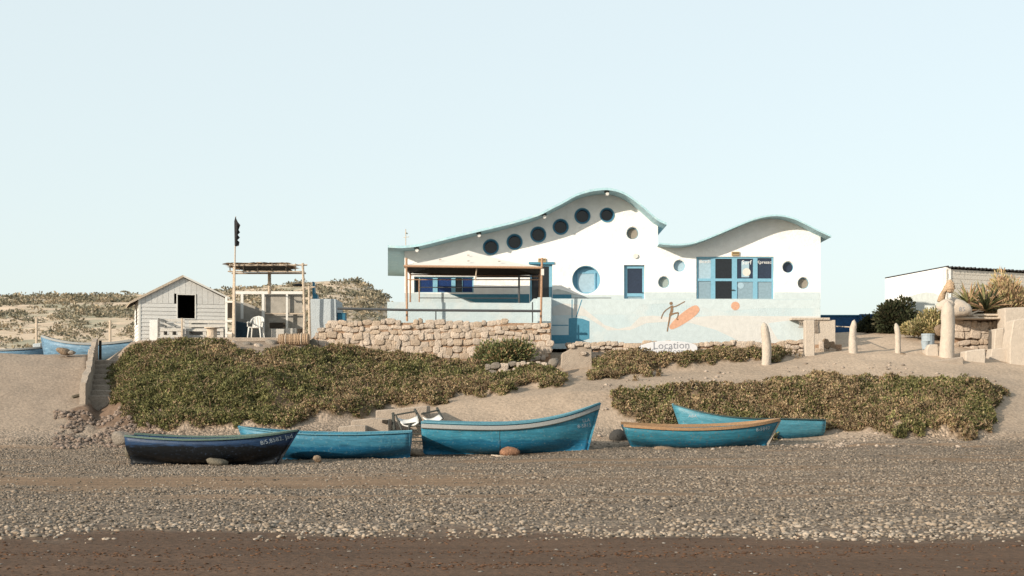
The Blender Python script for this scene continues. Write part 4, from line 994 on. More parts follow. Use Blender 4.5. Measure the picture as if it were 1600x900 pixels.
# ================================================================ SHACK
SHO = P(218, 534, 57.5); ROT = R(18); SW, SD = 3.47, 3.0
sh = thing('beach_shack', 'small whitewashed clapboard shack with a gable roof and a black open window', 'shack', SHO, ROT)
zE_ = 5.93 - SHO.z; zA = 6.86 - SHO.z; zER = 6.02 - SHO.z; xA = 1.72
def topz(x): return zE_ + (zA-zE_)*x/xA if x < xA else zA + (zER-zA)*(x-xA)/(SW-xA)
wx0, wx1, wz0, wz1 = 1.50, 2.20, 5.16-SHO.z, 6.12-SHO.z
bh = .157; z = 0
def plank(x0, x1, z0, z1, y0=-.03, y1=0):
    m = MB(); m.add([(x0, y0-.012, z0), (x1, y0-.012, z0), (x1, y1, z0), (x0, y1, z0), (x0, y0+.008, z1), (x1, y0+.008, z1), (x1, y1, z1), (x0, y1, z1)], [(0,3,2,1),(4,5,6,7),(0,1,5,4),(1,2,6,5),(2,3,7,6),(3,0,4,7)])
    m.build('plank', M['clap'], sh, local=True)
while z + bh <= 5.9 - SHO.z + .01:
    if z + bh <= wz0 or z >= wz1: plank(.04, SW-.04, z, z+bh-.006)
    else:
        za, zb_ = z, z+bh-.006
        plank(.04, wx0-.04, za, zb_); plank(wx1+.04, SW-.04, za, zb_)
    z += bh
x = .02
while x < SW - .05:
    wv = .225; x2 = min(x+wv, SW-.02); z0 = z + .004
    segs = [(x, x2)]
    if x < wx1+.04 and x2 > wx0-.04:
        zz = max(z0, wz1+.045)
    else: zz = z0
    tz1, tz2 = topz(x)-.03, topz(x2)-.03
    if min(tz1, tz2) > zz + .02:
        m = MB(); m.prism([(x, zz), (x2-.008, zz), (x2-.008, tz2)] + ([(xA, zA-.03)] if x < xA < x2 else []) + [(x, tz1)], -.028, 0); m.build('plank', M['clap'], sh, local=True)
    x += wv
z = 0
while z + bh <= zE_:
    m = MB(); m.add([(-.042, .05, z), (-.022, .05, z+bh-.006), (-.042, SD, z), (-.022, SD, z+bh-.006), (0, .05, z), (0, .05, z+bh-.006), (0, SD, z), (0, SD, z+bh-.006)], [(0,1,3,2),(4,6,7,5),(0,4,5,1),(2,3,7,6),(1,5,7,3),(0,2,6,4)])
    m.build('plank', M['clapsun'], sh, local=True); z += bh  # side planks carry sunlight in their lighter colour
m = MB(); m.box(-.05, .04, -.05, .05, -.4, zE_); m.build('corner_trim', M['clapsun'], sh, local=True)
m = MB(); m.box(SW-.04, SW+.02, -.045, .05, -.4, zER-.03); m.build('corner_trim', M['clapsun'], sh, local=True)
m = MB(); m.box(wx0-.04, wx0, -.05, .05, wz0-.04, wz1+.04); m.box(wx1, wx1+.04, -.05, .05, wz0-.04, wz1+.04); m.box(wx0, wx1, -.05, .05, wz1, wz1+.04); m.box(wx0, wx1, -.06, .05, wz0-.04, wz0); m.build('window_frame', M['clapsun'], sh, local=True)
# side window strip
m = MB(); m.box(-.055, -.043, 1.0, 1.5, .75, 1.45); m.build('side_window', M['dark'], sh, local=True)
# inner walls
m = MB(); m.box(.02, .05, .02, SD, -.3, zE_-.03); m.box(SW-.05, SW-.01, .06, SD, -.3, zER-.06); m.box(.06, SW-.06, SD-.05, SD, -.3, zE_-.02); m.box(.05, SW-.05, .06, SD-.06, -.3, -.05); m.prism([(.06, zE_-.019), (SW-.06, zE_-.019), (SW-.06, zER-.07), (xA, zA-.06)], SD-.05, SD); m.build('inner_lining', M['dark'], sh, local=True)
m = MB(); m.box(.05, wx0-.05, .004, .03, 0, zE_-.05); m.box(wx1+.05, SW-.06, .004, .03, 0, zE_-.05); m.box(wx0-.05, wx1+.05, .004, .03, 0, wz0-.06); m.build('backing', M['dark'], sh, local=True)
def slab(xa_, za_, xb_, zb_, y0, y1, th): 
    m = MB(); m.prism([(xa_, za_), (xb_, zb_), (xb_, zb_+th), (xa_, za_+th)], y0, y1); return m
slab(-.38, topz(0)-.20, xA+.01, zA, -.12, SD+.1, .05).build('roof', M['shackroof'], sh, local=True)
slab(xA+.01, zA+.002, SW+.12, topz(SW)-.03, -.12, SD+.1, .05).build('roof', M['shackroof'], sh, local=True)
for i in range(6):
    y = .1 + i*.5; m = MB(); m.bar((-.36, y, topz(0)-.21), (xA, y, zA-.02), .06, .05); m.build('rafter', M['dark'], sh, local=True)
m = MB(); m.bar((-.40, -.135, topz(0)-.185), (xA, -.135, zA+.02), .03, .09); m.build('barge_board', M['driftwood'], sh, local=True)
m = MB(); m.bar((xA, -.135, zA+.02), (SW+.12, -.135, topz(SW)-.01), .03, .07); m.build('barge_board', M['clapsun'], sh, local=True)
cblock('pale concrete footing sloping down beside the shack above the stairs', [(176,575),(182,556),(196,548),(208,537),(216,531),(262,533),(245,548),(225,560),(210,580)], 55.6, 1.8, 'concrete', 'concrete_footing', 'footing', .05)
# small white door leaf leaning at the shack front
m = MB(); p = P(236, 531, 57.0); m.box(p.x-.06, p.x+.26, 57.0, 57.04, p.z-.1, p.z+.80); tag(m.build('board_panel', M['clap'], bevel=.008), 'blank grey-white board standing against the shack left of the pallet benches', 'board')

# pallet sofa
def pallet_bench(label, x0, x1, ytop, yb_, Y, arms=True):
    t = thing('pallet_bench', label, 'bench', P((x0+x1)/2, yb_, Y), group='pallet benches in front of the shack')
    a, b = PX(x0, Y), PX(x1, Y); zt_, zb_ = PZ(ytop, Y), PZ(yb_, Y); hgt = zt_-zb_; sz = zb_ + .36
    for k in range(3):
        z0 = zt_ - .11 - k*.17; m = MB(); m.box(a, b, Y+.62, Y+.65, z0, z0+.11); m.build('back_slat', M['rawwood'], t)
    for xx in (a+.03, (a+b)/2, b-.08):
        m = MB(); m.box(xx, xx+.06, Y+.655, Y+.72, zb_, zt_); m.build('back_post', M['rawwood'], t)
    for k in range(5):
        m = MB(); m.box(a, b, Y+.02+k*.12, Y+.11+k*.12, sz-.025, sz); m.build('seat_slat', M['rawwood'], t)
    for zz in (zb_+.0, sz-.12):
        m = MB(); m.box(a, b, Y-.01, Y+.015, zz, zz+.09); m.build('front_board', M['rawwood'], t)
    for xx in (a, (a+b)/2-.07, b-.14):
        m = MB(); m.box(xx, xx+.14, Y+.017, Y+.6, zb_+.02, sz-.03); m.build('bearer', M['rawwood'], t)
    if arms:
        for k in range(3):
            m = MB(); z0 = zt_ - .13 - k*.2; m.box(a-.035, a-.005, Y, Y+.65, z0, z0+.12); m.build('arm_slat', M['rawwood'], t)
        m = MB(); m.box(a-.06, a-.036, Y-.02, Y+.05, zb_, zt_); m.build('arm_post', M['dark'], t)
        m = MB(); m.box(b+.002, b+.06, Y-.02, Y+.05, zb_, zt_); m.build('arm_post', M['driftwood'], t)
    return t
pallet_bench('grey pallet bench with slatted arm under the black window of the shack', 250, 283, 497, 527, 56.5)
pallet_bench('wider pale pallet bench right of the window behind the spool table', 290, 349, 499, 527, 57.4, False)
sp = thing('spool_table', 'small cable spool table standing beside the pallet bench', 'table', P(331, 528, 56.1))
c_ = P(331, 528, 56.1); zt_ = PZ(512, 56.1)
m = MB(); m.tube([c_, (c_.x, c_.y, zt_-.03)], .20, 12); m.build('drum', M['driftwood'], sp, smooth=False)
m = MB(); m.tube([(c_.x, c_.y, zt_-.028), (c_.x, c_.y, zt_+.01)], .30, 20); m.build('table_top', M['driftwood'], sp)
# white ladder-like frame beside the pergola
lf = thing('ladder_rack', 'white ladder-like timber rack between the shack and the pergola post', 'rack', P(358, 527, 57.0))
for a in (353.5, 366):
    m = MB(); p = P(a, 529, 57.0); m.box(p.x-.045, p.x+.045, 57, 57.08, p.z, PZ(458 if a > 360 else 464, 57)); m.build('upright', M['clapsun'], lf)
for b in (470, 500, 519):
    m = MB(); m.box(PX(352, 57), PX(366, 57), 56.975, 56.998, PZ(b+3, 57), PZ(b, 57)); m.build('rung', M['clapsun'], lf)
m = MB(); m.box(PX(352.5, 57.3), PX(366, 57.3), 57.3, 57.35, PZ(497, 57.3), PZ(471, 57.3)); m.build('dark_panel', M['dark'], lf)

# ================================================================ PERGOLA + SCREENS
pg = thing('pergola', 'driftwood pergola with a ragged reed roof beside the shack', 'pergola', P(420, 527, 57.2))
m = MB(); m.tube([P(365, 530, 56.6), P(366, 411, 56.6)], [.07, .05], 8); m.build('post', M['driftwood'], pg)
m = MB(); m.tube([P(475, 530, 56.6), P(476, 490, 56.7), P(473, 411, 56.6)], [.06, .05, .05], 8); m.build('post', M['driftwood'], pg)
m = MB(); m.tube([P(484, 530, 56.5), P(483, 447, 56.5)], [.06, .045], 8); m.build('post', M['driftwood'], pg)
m = MB(); m.tube([P(421, 459, 58.8), P(421, 424, 58.8)], .07, 8); m.build('post', M['driftwood'], pg)
m = MB(); m.tube([P(358, 414.5, 56.6), P(480, 414.0, 56.6)], .035, 6); m.build('beam', M['driftwood'], pg)
m = MB(); m.tube([P(356, 424, 56.9), P(476, 424.5, 56.9)], .03, 6); m.build('beam', M['driftwood'], pg)
m = MB(); m.tube([P(362, 427, 58.9), P(478, 427, 58.9)], .04, 6); m.build('beam', M['driftwood'], pg)
m = MB(); m.tube([P(474, 449.5, 56.5), P(492, 448.5, 56.5)], .03, 6); m.build('beam', M['driftwood'], pg)
for i, a in enumerate((359, 380, 402, 425, 447, 462, 474)):
    m = MB(); m.tube([P(a, 413, 56.4) + Vector((0, 0, random.uniform(-.02, .03))), P(a*.985+6, 425, 59.1)], .025, 5); m.build('rafter', M['driftwood'], pg)
n = 2600; u = rng.random(n); v = rng.random(n)
xx = PX(357, 56.6) + u*(PX(444, 56.6)-PX(357, 56.6)); yy = 56.6 + v*2.2; zz = PZ(413.5, 56.6) + .02 + rng.random(n)*.06 - v*.02
pos = np.stack([xx, yy, zz], 1); d = np.stack([rng.normal(size=n)*.5 + .6*np.sign(rng.random(n)-.4), rng.normal(size=n)*.45, rng.normal(size=n)*.05], 1)
c = np.array([(.16, .10, .055), (.10, .06, .035), (.26, .18, .11)])[rng.integers(0, 3, n)] * (.7+.6*rng.random((n, 1)))
d[:, 2] *= .25
V, Fc, C = blades(pos, d, .22+.2*rng.random(n), .03+.02*rng.random(n), c); o = np_mesh('reed_thatch', V - np.array(pg.location), Fc, M['reed'], C, parent=pg); o['kind'] = 'stuff'
m = MB(); m.box(PX(366, 56.6), PX(443, 56.6), 56.62, 58.9, PZ(413.6, 56.6)-.045, PZ(413.6, 56.6)-.01); m.build('reed_mat', M['dark'], pg)
# screen wall behind
sc = thing('screen_wall', 'grey board screen with white timber posts behind the plastic chair', 'screen', P(420, 527, 61.2))
def sbox(x0, x1, y0, y1, Y, d_, mt, nm):
    m = MB(); m.box(PX(x0, Y), PX(x1, Y), Y, Y+d_, PZ(y1, Y), PZ(y0, Y)); return m.build(nm, M[mt], sc)
sbox(413.5, 446.5, 460, 489, 60.9, .03, 'greyboard', 'panel'); sbox(450, 472, 460, 489, 60.9, .03, 'greyboard', 'panel')
sbox(413.5, 446.5, 490, 529, 61.0, .03, 'greyboard', 'panel'); sbox(450, 476, 490, 529, 61.0, .03, 'greyboard', 'panel')
m = MB(); Y = 61.1; m.prism([(PX(a, Y), PZ(b, Y)) for a, b in [(366,529),(366,470),(380,472),(394,477),(411,484),(411,529)]], Y, Y+.03); m.build('panel', M['greyboard'], sc)
sbox(367, 474, 455, 459.5, 60.7, .1, 'clapsun', 'top_rail'); sbox(409, 413, 459.6, 529, 60.7, .08, 'clapsun', 'post'); sbox(446.7, 449.8, 459.6, 529, 60.7, .08, 'clapsun', 'post')
sbox(376, 380, 459.6, 498, 60.6, .06, 'clapsun', 'post'); sbox(413.2, 475, 489.2, 491, 60.75, .05, 'driftwood', 'mid_rail')
tb = thing('tarpaulin', 'dark blue tarpaulin heap left of the plastic chair', 'tarpaulin', P(385, 528, 59.9))
m = MB(); Y = 59.8; m.add([P(367, 529, Y-.3), P(388, 529, Y-.3), P(388, 505, Y), P(367, 501, Y), P(367, 529, Y+.5), P(388, 529, Y+.5), P(387, 506, Y+.4), P(367, 503, Y+.4)], [(0,1,2,3),(4,7,6,5),(0,4,5,1),(1,5,6,2),(2,6,7,3),(3,7,4,0)]); m.build('sheet', M['tarp'], tb, bevel=.04)
ct = thing('crate_stack', 'low board crates under the screen right of the plastic chair', 'crate', P(440, 528, 58.3))
for (x0, x1, y0, y1, mt) in ((424, 444, 514, 529, 'rawwood'), (447, 462, 513, 529, 'rawwood')):
    m = MB(); m.box(PX(x0, 58.2), PX(x1, 58.2), 58.2, 58.6, PZ(y1, 58.2), PZ(y0, 58.2)); m.build('crate', M[mt], ct, bevel=.01)
m = MB(); m.box(PX(421, 58.65), PX(446, 58.65), 58.65, 58.7, PZ(513, 58.65), PZ(504, 58.65)); m.build('dark_board', M['dark'], ct)
m = MB(); m.tube([P(470, 527, 57.6), P(470, 514, 57.6)], [.12, .16], 12); m.build('basin', M['dark'], ct)
# patio edge
m = MB(); m.box(PX(300, 56), PX(440, 56), 55.9, 61.6, PZ(534, 56), PZ(527.5, 56)); tag(m.build('patio', M['concrete'], bevel=.02), 'flat concrete patio in front of the shack and under the pergola', kind='structure')
# plastic chair
def plastic_chair():
    Y = 56.5; c_ = P(400, 528, Y); t = thing('plastic_chair', 'white plastic garden armchair standing on the patio under the pergola', 'chair', c_, R(-8)); pm = M['plastic']
    for sx in (-1, 1):
        for sy in (-1, 1):
            m = MB(); m.tube([(sx*.27, sy*.24, 0), (sx*.22, sy*.20, .42)], [.022, .04], 6); m.build('leg', pm, t, local=True)
    m = MB(); n = 6; vv = []
    for i in range(n+1):
        for j in range(n+1): 
            x_, y_ = -.24+.48*i/n, -.24+.46*j/n; vv.append((x_, y_, .42 + .02*((x_/.24)**2) - .01*j/n))
    m.add(vv, [(i*(n+1)+j, i*(n+1)+j+1, (i+1)*(n+1)+j+1, (i+1)*(n+1)+j) for i in range(n) for j in range(n)]); o = m.build('seat', pm, t, local=True, smooth=True); o.modifiers.new('t', 'SOLIDIFY').thickness = .03
    for k in range(7):
        a = -.18+.06*k; top = .86 - .9*a*a; m = MB(); m.bar((a, .20+.1*0-a*a*.5, .42), (a*1.1, .31-a*a*.8, top), .042, .015, up=(0, 1, 0)); m.build('back_slat', pm, t, local=True)
    m = MB(); pts = [(-.27, .12, .60), (-.25, .22, .74), (-.17, .30, .83), (0, .33, .87), (.17, .30, .83), (.25, .22, .74), (.27, .12, .60)]; m.tube(pts, .028, 6); m.build('back_rim', pm, t, local=True)
    for sx in (-1, 1):
        m = MB(); m.tube([(sx*.27, .14, .62), (sx*.29, -.05, .63), (sx*.28, -.22, .61), (sx*.26, -.25, .44)], .028, 6); m.build('arm', pm, t, local=True)
plastic_chair()
# flag
fl = thing('flagpole', 'thin flagpole with a limp ragged black flag above the pergola', 'flagpole', P(368, 528, 56.4))
m = MB(); m.tube([P(366, 528, 56.45), P(367, 411, 56.45), P(368.3, 338, 56.45)], [.04, .03, .018], 6); m.build('pole', M['driftwood'], fl)
m = MB(); pts = [(368.3,339),(366.3,346),(366.5,384),(369,385.5),(373.5,384),(374,378),(371.5,375.5),(374.5,371),(371.5,367),(375,363),(372.5,359),(376,352),(372,347)]
Y = 56.4; vv = []; yv = lambda a, b: Y + .06*math.sin(a*1.3+b*.25)
m.add([(PX(a, Y), yv(a, b), PZ(b, Y)) for a, b in pts], [tuple(range(len(pts)))]); o = m.build('flag', M['black'], fl); o.modifiers.new('t', 'SOLIDIFY').thickness = .02
# straw roll
st = thing('straw_roll', 'rolled bundle of tan straw lying on the patio edge', 'roll', P(459, 540, 55.6))
m = MB(); vv = []; a, b = P(435, 531, 55.6), P(483, 530, 55.6); NN = 60
pp = [a.lerp(b, i/NN) for i in range(NN+1)]; m.tube(pp, [.23*(1 + .05*math.sin(i*1.9) + random.uniform(-.05, .05))*(1 if 0 < i < NN else .8) for i in range(NN+1)], 14); m.build('bundle', M['straw'], st)
for k in (.25, .75):
    p = a.lerp(b, k); m = MB(); m.tube([(p.x-.015, p.y, p.z), (p.x+.015, p.y, p.z)], .262, 14); m.build('binding', M['driftwood'], st)
# pale blue wall + teal chair back
pw = thing('blue_wall', 'short pale blue rendered wall at the left end of the stone wall', 'wall', P(505, 530, 57.6))
m = MB(); Y = 57.2; m.prism([(PX(a, Y), PZ(b, Y)) for a, b in [(485,540),(485,467),(525,467),(527,540)]], Y, Y+2.2); m.build('wall', M['palewall'], pw, bevel=.02)
tc_ = thing('teal_chair', 'teal folding chair back sticking up behind the pale blue wall', 'chair', P(491, 470, 59.6))
m = MB(); Y = 59.6; m.prism([(PX(a, Y), PZ(b, Y)) for a, b in [(488.5,480),(488,440),(490.5,440.5),(491.5,458),(496,460.5),(496,480)]], Y, Y+.4); m.build('back', M['tealpaint'], tc_)
bb = thing('blue_crate', 'dark teal crate standing on the stone wall under the long pipe rail', 'crate', P(533, 502, 57.6))
m = MB(); m.box(PX(527.3, 57.4), PX(539.5, 57.4), 57.4, 57.9, PZ(505, 57.4), PZ(490, 57.4)); m.build('box', M['tealpaint'], bb, bevel=.01)
m = MB(); m.box(PX(527, 57.4), PX(540, 57.4), 57.38, 57.92, PZ(489.8, 57.4), PZ(488.8, 57.4)); m.build('lid', M['tealpaint'], bb)
# dark straw hat-like cover on the screen
m = MB(); c0 = P(466, 446.5, 59.4); vv = []; nn_ = 16
for j in range(5):
    for k in range(nn_):
        a = 2*math.pi*k/nn_; r_ = [.24, .2, .14, .08, .01][j]; vv.append((c0.x+r_*math.cos(a)*1.0, c0.y+r_*math.sin(a), c0.z + [0, .04, .07, .09, .1][j]))
m.add(vv, [(j*nn_+k, j*nn_+(k+1) % nn_, (j+1)*nn_+(k+1) % nn_, (j+1)*nn_+k) for j in range(4) for k in range(nn_)]); tag(m.build('parasol_top', M['black']), 'low dark parasol top peeking over the grey screen beside the pergola post', 'parasol')
m = MB(); 
# ================================================================ STAIRS on the left
stt = thing('stairs', 'shaded stone stairs climbing beside the concrete slope', 'stairs', P(175, 600, 52.5))
ns = 8
for i in range(ns):
    Y = 51.2 + i*.56; zt_ = PZ(618, 51.2) + (PZ(563, 55.6) - PZ(618, 51.2))*i/(ns-1); m = MB(); m.box(PX(np.interp(Y, [49.3, 52, 55, 56.3], [128, 143, 148, 153]), Y), PX(215, Y), Y, Y+.75, zt_-.6, zt_); m.build('step', M['concrete'], stt, bevel=.02)
pw2 = thing('stair_parapet', 'ragged concrete parapet between the slope and the stairs', 'wall', P(140, 620, 50))
m = MB(); N_ = 34
for i in range(N_+1):
    u = i/N_; Y = 50.4 + u*5.8; pyv = np.interp(Y, [49.3, 50, 52, 54, 55.2, 55.3, 56.3], [630, 606, 572, 548, 541, 532, 530]); xx_ = PX(np.interp(Y, [49.3, 52, 55, 56.3], [123, 140, 146, 151]), Y); zt_ = PZ(pyv, Y) + random.uniform(-.07, .05)
    zb_ = zt_ - 2.0; wv = .12 + random.uniform(-.04, .05)
    m.v += [(xx_-wv, Y, zb_), (xx_+wv*.6, Y, zb_), (xx_+wv*.6, Y, zt_), (xx_-wv, Y, zt_)]
    if i: b = 4*i; m.f += [(b-4+k, b-4+(k+1) % 4, b+(k+1) % 4, b+k) for k in range(4)]
m.f += [(0, 1, 2, 3), (4*N_+3, 4*N_+2, 4*N_+1, 4*N_)]; m.build('wall', M['concrete'], pw2)
m = MB(); p = P(156, 536, 56.0); m.box(p.x-.04, p.x+.05, 56, 56.08, PZ(562, 56), PZ(532, 56)); tag(m.build('wooden_post', M['dark']), 'dark wooden post at the top of the stairs', 'post')
for a, b0, b1, Y, lb in ((57, 524, 496, 78, 'thin pale pole on the hillside above the far blue boat at the left'), (172, 524, 500, 78, 'thin pale pole on the hillside just left of the shack')):
    m = MB(); p = P(a, b0+40, Y); m.tube([p, P(a, b1, Y)], .07, 6); tag(m.build('pole', M['driftwood']), lb, 'pole')
# driftwood stick on slope
m = MB(); p0 = P(113, 618, 51.0); p0.z = gz1(p0.x, 51.0)+.03; p1 = Vector((p0.x+.45, 51.4, 0)); p1.z = gz1(p1.x, 51.4)+.06; m.tube([p0, p0.lerp(p1, .7), p1], [.07, .06, .015], 6); tag(m.build('driftwood_stick', M['rockb']), 'dark short driftwood log lying on the concrete slope', 'log')
cblock('low white hut wall far left behind the concrete slope', [(-6,575),(-6,543),(9,544),(9,575)], 62.5, 1.5, 'render', 'low_wall', 'wall')
cblock('pale blue painted box standing behind the bow of the far blue boat', [(51,575),(51,537),(64,536),(64,575)], 62.8, 1.0, 'palewall', 'painted_box', 'box')

# ================================================================ RIGHT HAND SIDE
def stone_post(label, a, yb_, yt, wpx, Y, lean=0, mt='render', cap=True):
    m = MB(); x0 = PX(a, Y); zt_, zb_ = PZ(yt, Y), PZ(yb_, Y); n = 18; pts = []; rr = []; w_ = wpx/F*Y/2
    for i in range(n+1):
        u = i/n; zz = zb_-.3 + (zt_-zb_+.3)*u; u = 1 - (1-u)**1.6; zz = zb_-.3 + (zt_-zb_+.3)*u; uc = 1 - w_*1.3/(zt_-zb_); f = 1 if u < uc else math.sqrt(max(0.02, 1-((u-uc)/(1-uc))**2))
        pts.append((x0 + lean*u*u + .02*math.sin(u*7+a), Y, zz)); rr.append(w_*(.94+.1*math.sin(u*5+a)*.6)*f*(1.05-.12*u))
    m.tube(pts, [q*(1.12-.30*i/n) for i, q in enumerate(rr)], 10); m.v = [(v[0]+random.uniform(-.012, .012), v[1]+random.uniform(-.012, .012), v[2]+random.uniform(-.03, .02)) for v in m.v]; return tag(m.build('stone_post', M[mt], smooth=True), label, 'post')
stone_post('leaning cream stone post in front of the ground cover, leftmost of the posts', 1198, 568, 504, 15, 54.3, -.08)
t = MB(); Y = 55.4; t.box(PX(1258, Y), PX(1273, Y), Y, Y+.36, PZ(562, Y), PZ(500, Y)); tag(t.build('square_post', M['render'], bevel=.02), 'square white rendered post in front of the lattice block', 'post')
stone_post('cream stone post standing in front of the deep blue wall', 1332, 555, 500, 13, 55.8, .06)
stone_post('thin tapering stone post at the edge of the plaza before the dark bush', 1404, 558, 505, 10, 56.4, -.1)
stone_post('broad tall cream pillar beside the rounded boulder, biggest of the posts', 1480, 563, 470, 24, 55.8, .02)
rock('loose stone at the foot of the thin tapering post', 1411, 556, 56.0, .28, .22, .25, 'rockt', 6)
# deep blue wall
bw = thing('blue_wall', 'deep blue boundary wall right of the house', 'wall', P(1325, 520, 66))
m = MB(); m.box(PX(1278, 66), PX(1352, 66), 66, 66.2, PZ(545, 66), PZ(492.5, 66)); m.build('panel', M['bluewall'], bw)
m = MB(); m.box(PX(1344, 65.8), PX(1368, 65.8), 65.8, 66.0-.003, PZ(545, 66), PZ(491, 66)); m.build('gate', M['bluewall'], bw)
m = MB(); m.box(PX(1280, 66), PX(1352, 66), 65.95, 65.997, PZ(494, 66), PZ(492, 66)); m.build('coping', M['tealpaint'], bw)
m = MB(); m.tube([P(1306, 510, 62), P(1328, 511, 56)], .025, 6); tag(m.build('chain_rail', M['driftwood']), 'thin pale rail joining the white block and the stone post', 'rail')
# bushes
bush('bush', 'large dark evergreen bush beside the deep blue wall', 'bush', P(1405, 520, 63), (1.25, .9, 1.45), 15000, .16, [(.028,.034,.016),(.04,.048,.022),(.055,.05,.028)], 10, clumps=26)
bush('bush', 'smaller dark bush in front of the right end of the deep blue wall', 'bush', P(1368, 520, 64), (.75, .7, .8), 5000, .15, [(.025,.03,.016),(.04,.045,.022)], 6)
bush('bush', 'dry yellow-green bush between the dark bush and the broad pillar', 'bush', P(1452, 522, 60), (.95, .7, 1.15), 9000, .13, [(.33,.27,.13),(.22,.21,.09),(.42,.34,.19)], 8, clumps=18)
bush('bush', 'low yellow shrub at the left foot of the dry bush', 'bush', P(1428, 522, 60.5), (.6, .5, .5), 3500, .12, [(.35,.28,.14),(.24,.22,.1)], 6)
bush('shrub', 'tall dry rust-coloured shrub with bare stems in front of the whitewashed building', 'shrub', P(1570, 492, 60), (.95, .8, 1.7), 14000, .17, [(.40,.28,.17),(.33,.21,.13),(.46,.36,.20),(.30,.26,.12)], 14, upright=.5, slender=.3, clumps=26)
bush('shrub', 'small straw-coloured shrub at the edge right of the dry rust shrub', 'shrub', P(1596, 492, 60.4), (.6, .6, .9), 5000, .17, [(.42,.32,.2),(.35,.25,.16)], 6, upright=.5, slender=.3)
# agaves
def agave(label, px, py, Y, n, ln, pal, up=.5):
    c_ = P(px, py, Y); t = thing('agave', label, 'plant', c_, group='spiky plants before the whitewashed building')
    for i in range(n):
        a = random.random()*6.28; el = random.uniform(.15, 1.3); d = Vector((math.cos(a)*math.cos(el), math.sin(a)*math.cos(el), math.sin(el))); l_ = ln*random.uniform(.6, 1.1); sd_ = d.cross(Vector((0, 0, 1))).normalized(); up_ = sd_.cross(d)
        vv = []; K = 5
        for k in range(K+1):
            u = k/K; w_ = .052*ln*(1-u)**.7*(.6+u*.9) + .003; p = d*l_*u - Vector((0, 0, .25*l_*u*u*(1-el/1.4))); vv += [p - sd_*w_ + up_*w_*.5, p, p + sd_*w_ + up_*w_*.5]
        ff = [(3*k+j, 3*k+j+1, 3*k+j+4, 3*k+j+3) for k in range(K) for j in range(2)]
        m = MB(); m.add(vv, ff); o = m.build('leaf', pal[i % len(pal)], t, local=True); o.modifiers.new('t', 'SOLIDIFY').thickness = .012
    return t
ag1 = mat('yellow_green_leaf', (.20, .19, .085), .6, .2, 6); ag2 = mat('dry_tan_leaf', (.42, .28, .17), .7, .2, 6); ag3 = mat('dark_green_leaf', (.04, .05, .022), .6, .2, 6)
agave('spiky yellow-green plant left of the dark agave', 1514, 476, 59.2, 90, 1.0, [ag1, ag2, ag1, ag3])
agave('spreading dark agave with dried tan outer leaves', 1540, 486, 58.9, 90, 1.3, [ag3, ag3, ag1, ag2, ag2])
bush('shrub', 'low dark thicket beneath the agaves', 'shrub', P(1535, 497, 60.0), (.95, .5, .62), 5000, .16, [(.03,.035,.018),(.06,.055,.03)], 6)
bush('shrub', 'straw tussock above the stone ledge right of the agaves', 'shrub', P(1558, 497, 59.2), (.6, .4, .4), 3200, .16, [(.42,.33,.19),(.3,.24,.13)], 5, slender=.25)
# stone ledge below the plants
ld_ = thing('stone_ledge', 'stone retaining wall under a slab added to cast shadow behind the broad pillar', 'wall', P(1530, 545, 58.6))
m = MB(); m.box(PX(1484, 58.8), PX(1612, 58.8), 58.8, 61.5, PZ(552, 58.8), PZ(499, 58.8)); m.build('earth_core', M['mortar'], ld_)
stone_wall(ld_, PX(1486, 58.6), PX(1580, 58.6), lambda x: PZ(497, 58.6), lambda x: PZ(549, 58.6), 58.6, .24, .36, ['stone_pale', 'stone', 'stone_pale'], .22)
m = MB(); m.box(PX(1486, 57.9), PX(1569, 57.9), 57.9, 58.9, PZ(498.5, 57.9), PZ(495.5, 57.9)); m.build('added_shadow_slab', M['driftwood'], ld_, bevel=.02)  # slab added to throw a shadow on the stones below
m = MB(); m.tube([P(1488, 493, 58.2), P(1530, 492.5, 58.2), P(1572, 492, 58.2)], [.08, .06, .05], 7); tag(m.build('driftwood_beam', M['driftwood']), 'bleached driftwood pole laid level across the stone ledge', 'log')
m = MB(); m.tube([P(1513, 492, 58.0), P(1528, 486, 58.2), P(1536, 487, 58.5)], [.04, .03, .02], 6); m.tube([P(1520, 493, 58.0), P(1531, 497, 58.0)], [.04, .03], 6); tag(m.build('driftwood_branch', M['driftwood']), 'broken driftwood branch resting on the level pole', 'branch')
# cream boulder with number
bo = rock('rounded cream boulder painted with the number 85 beside the broad pillar', 1497, 480.5, 57.6, 1.1, .70, .8, 'render', 3, 'painted_boulder')
bme = bo.data; bvh = BVHTree.FromPolygons([v.co for v in bme.vertices], [p.vertices[:] for p in bme.polygons])
bpy.context.view_layer.update(); wm = bo.matrix_world.copy(); wi = wm.inverted(); me = text_mesh('85', .26, .002)
for v in me.vertices:
    p = wi @ Vector((bo.location.x + v.co.x + .05, 50, bo.location.z + v.co.y - .10)); hit = bvh.ray_cast(p, (wi.to_3x3() @ Vector((0, 1, 0))).normalized())
    v.co = (hit[0] - (wi.to_3x3() @ Vector((0, .008 + v.co.z, 0)))) if hit[0] is not None else p
link_mesh('number', me, M['print'], bo)
rock('cream rounded stone block on top of the broad pillar', 1478, 478, 56.1, .70, .5, .6, 'render', 7, 'capstone')
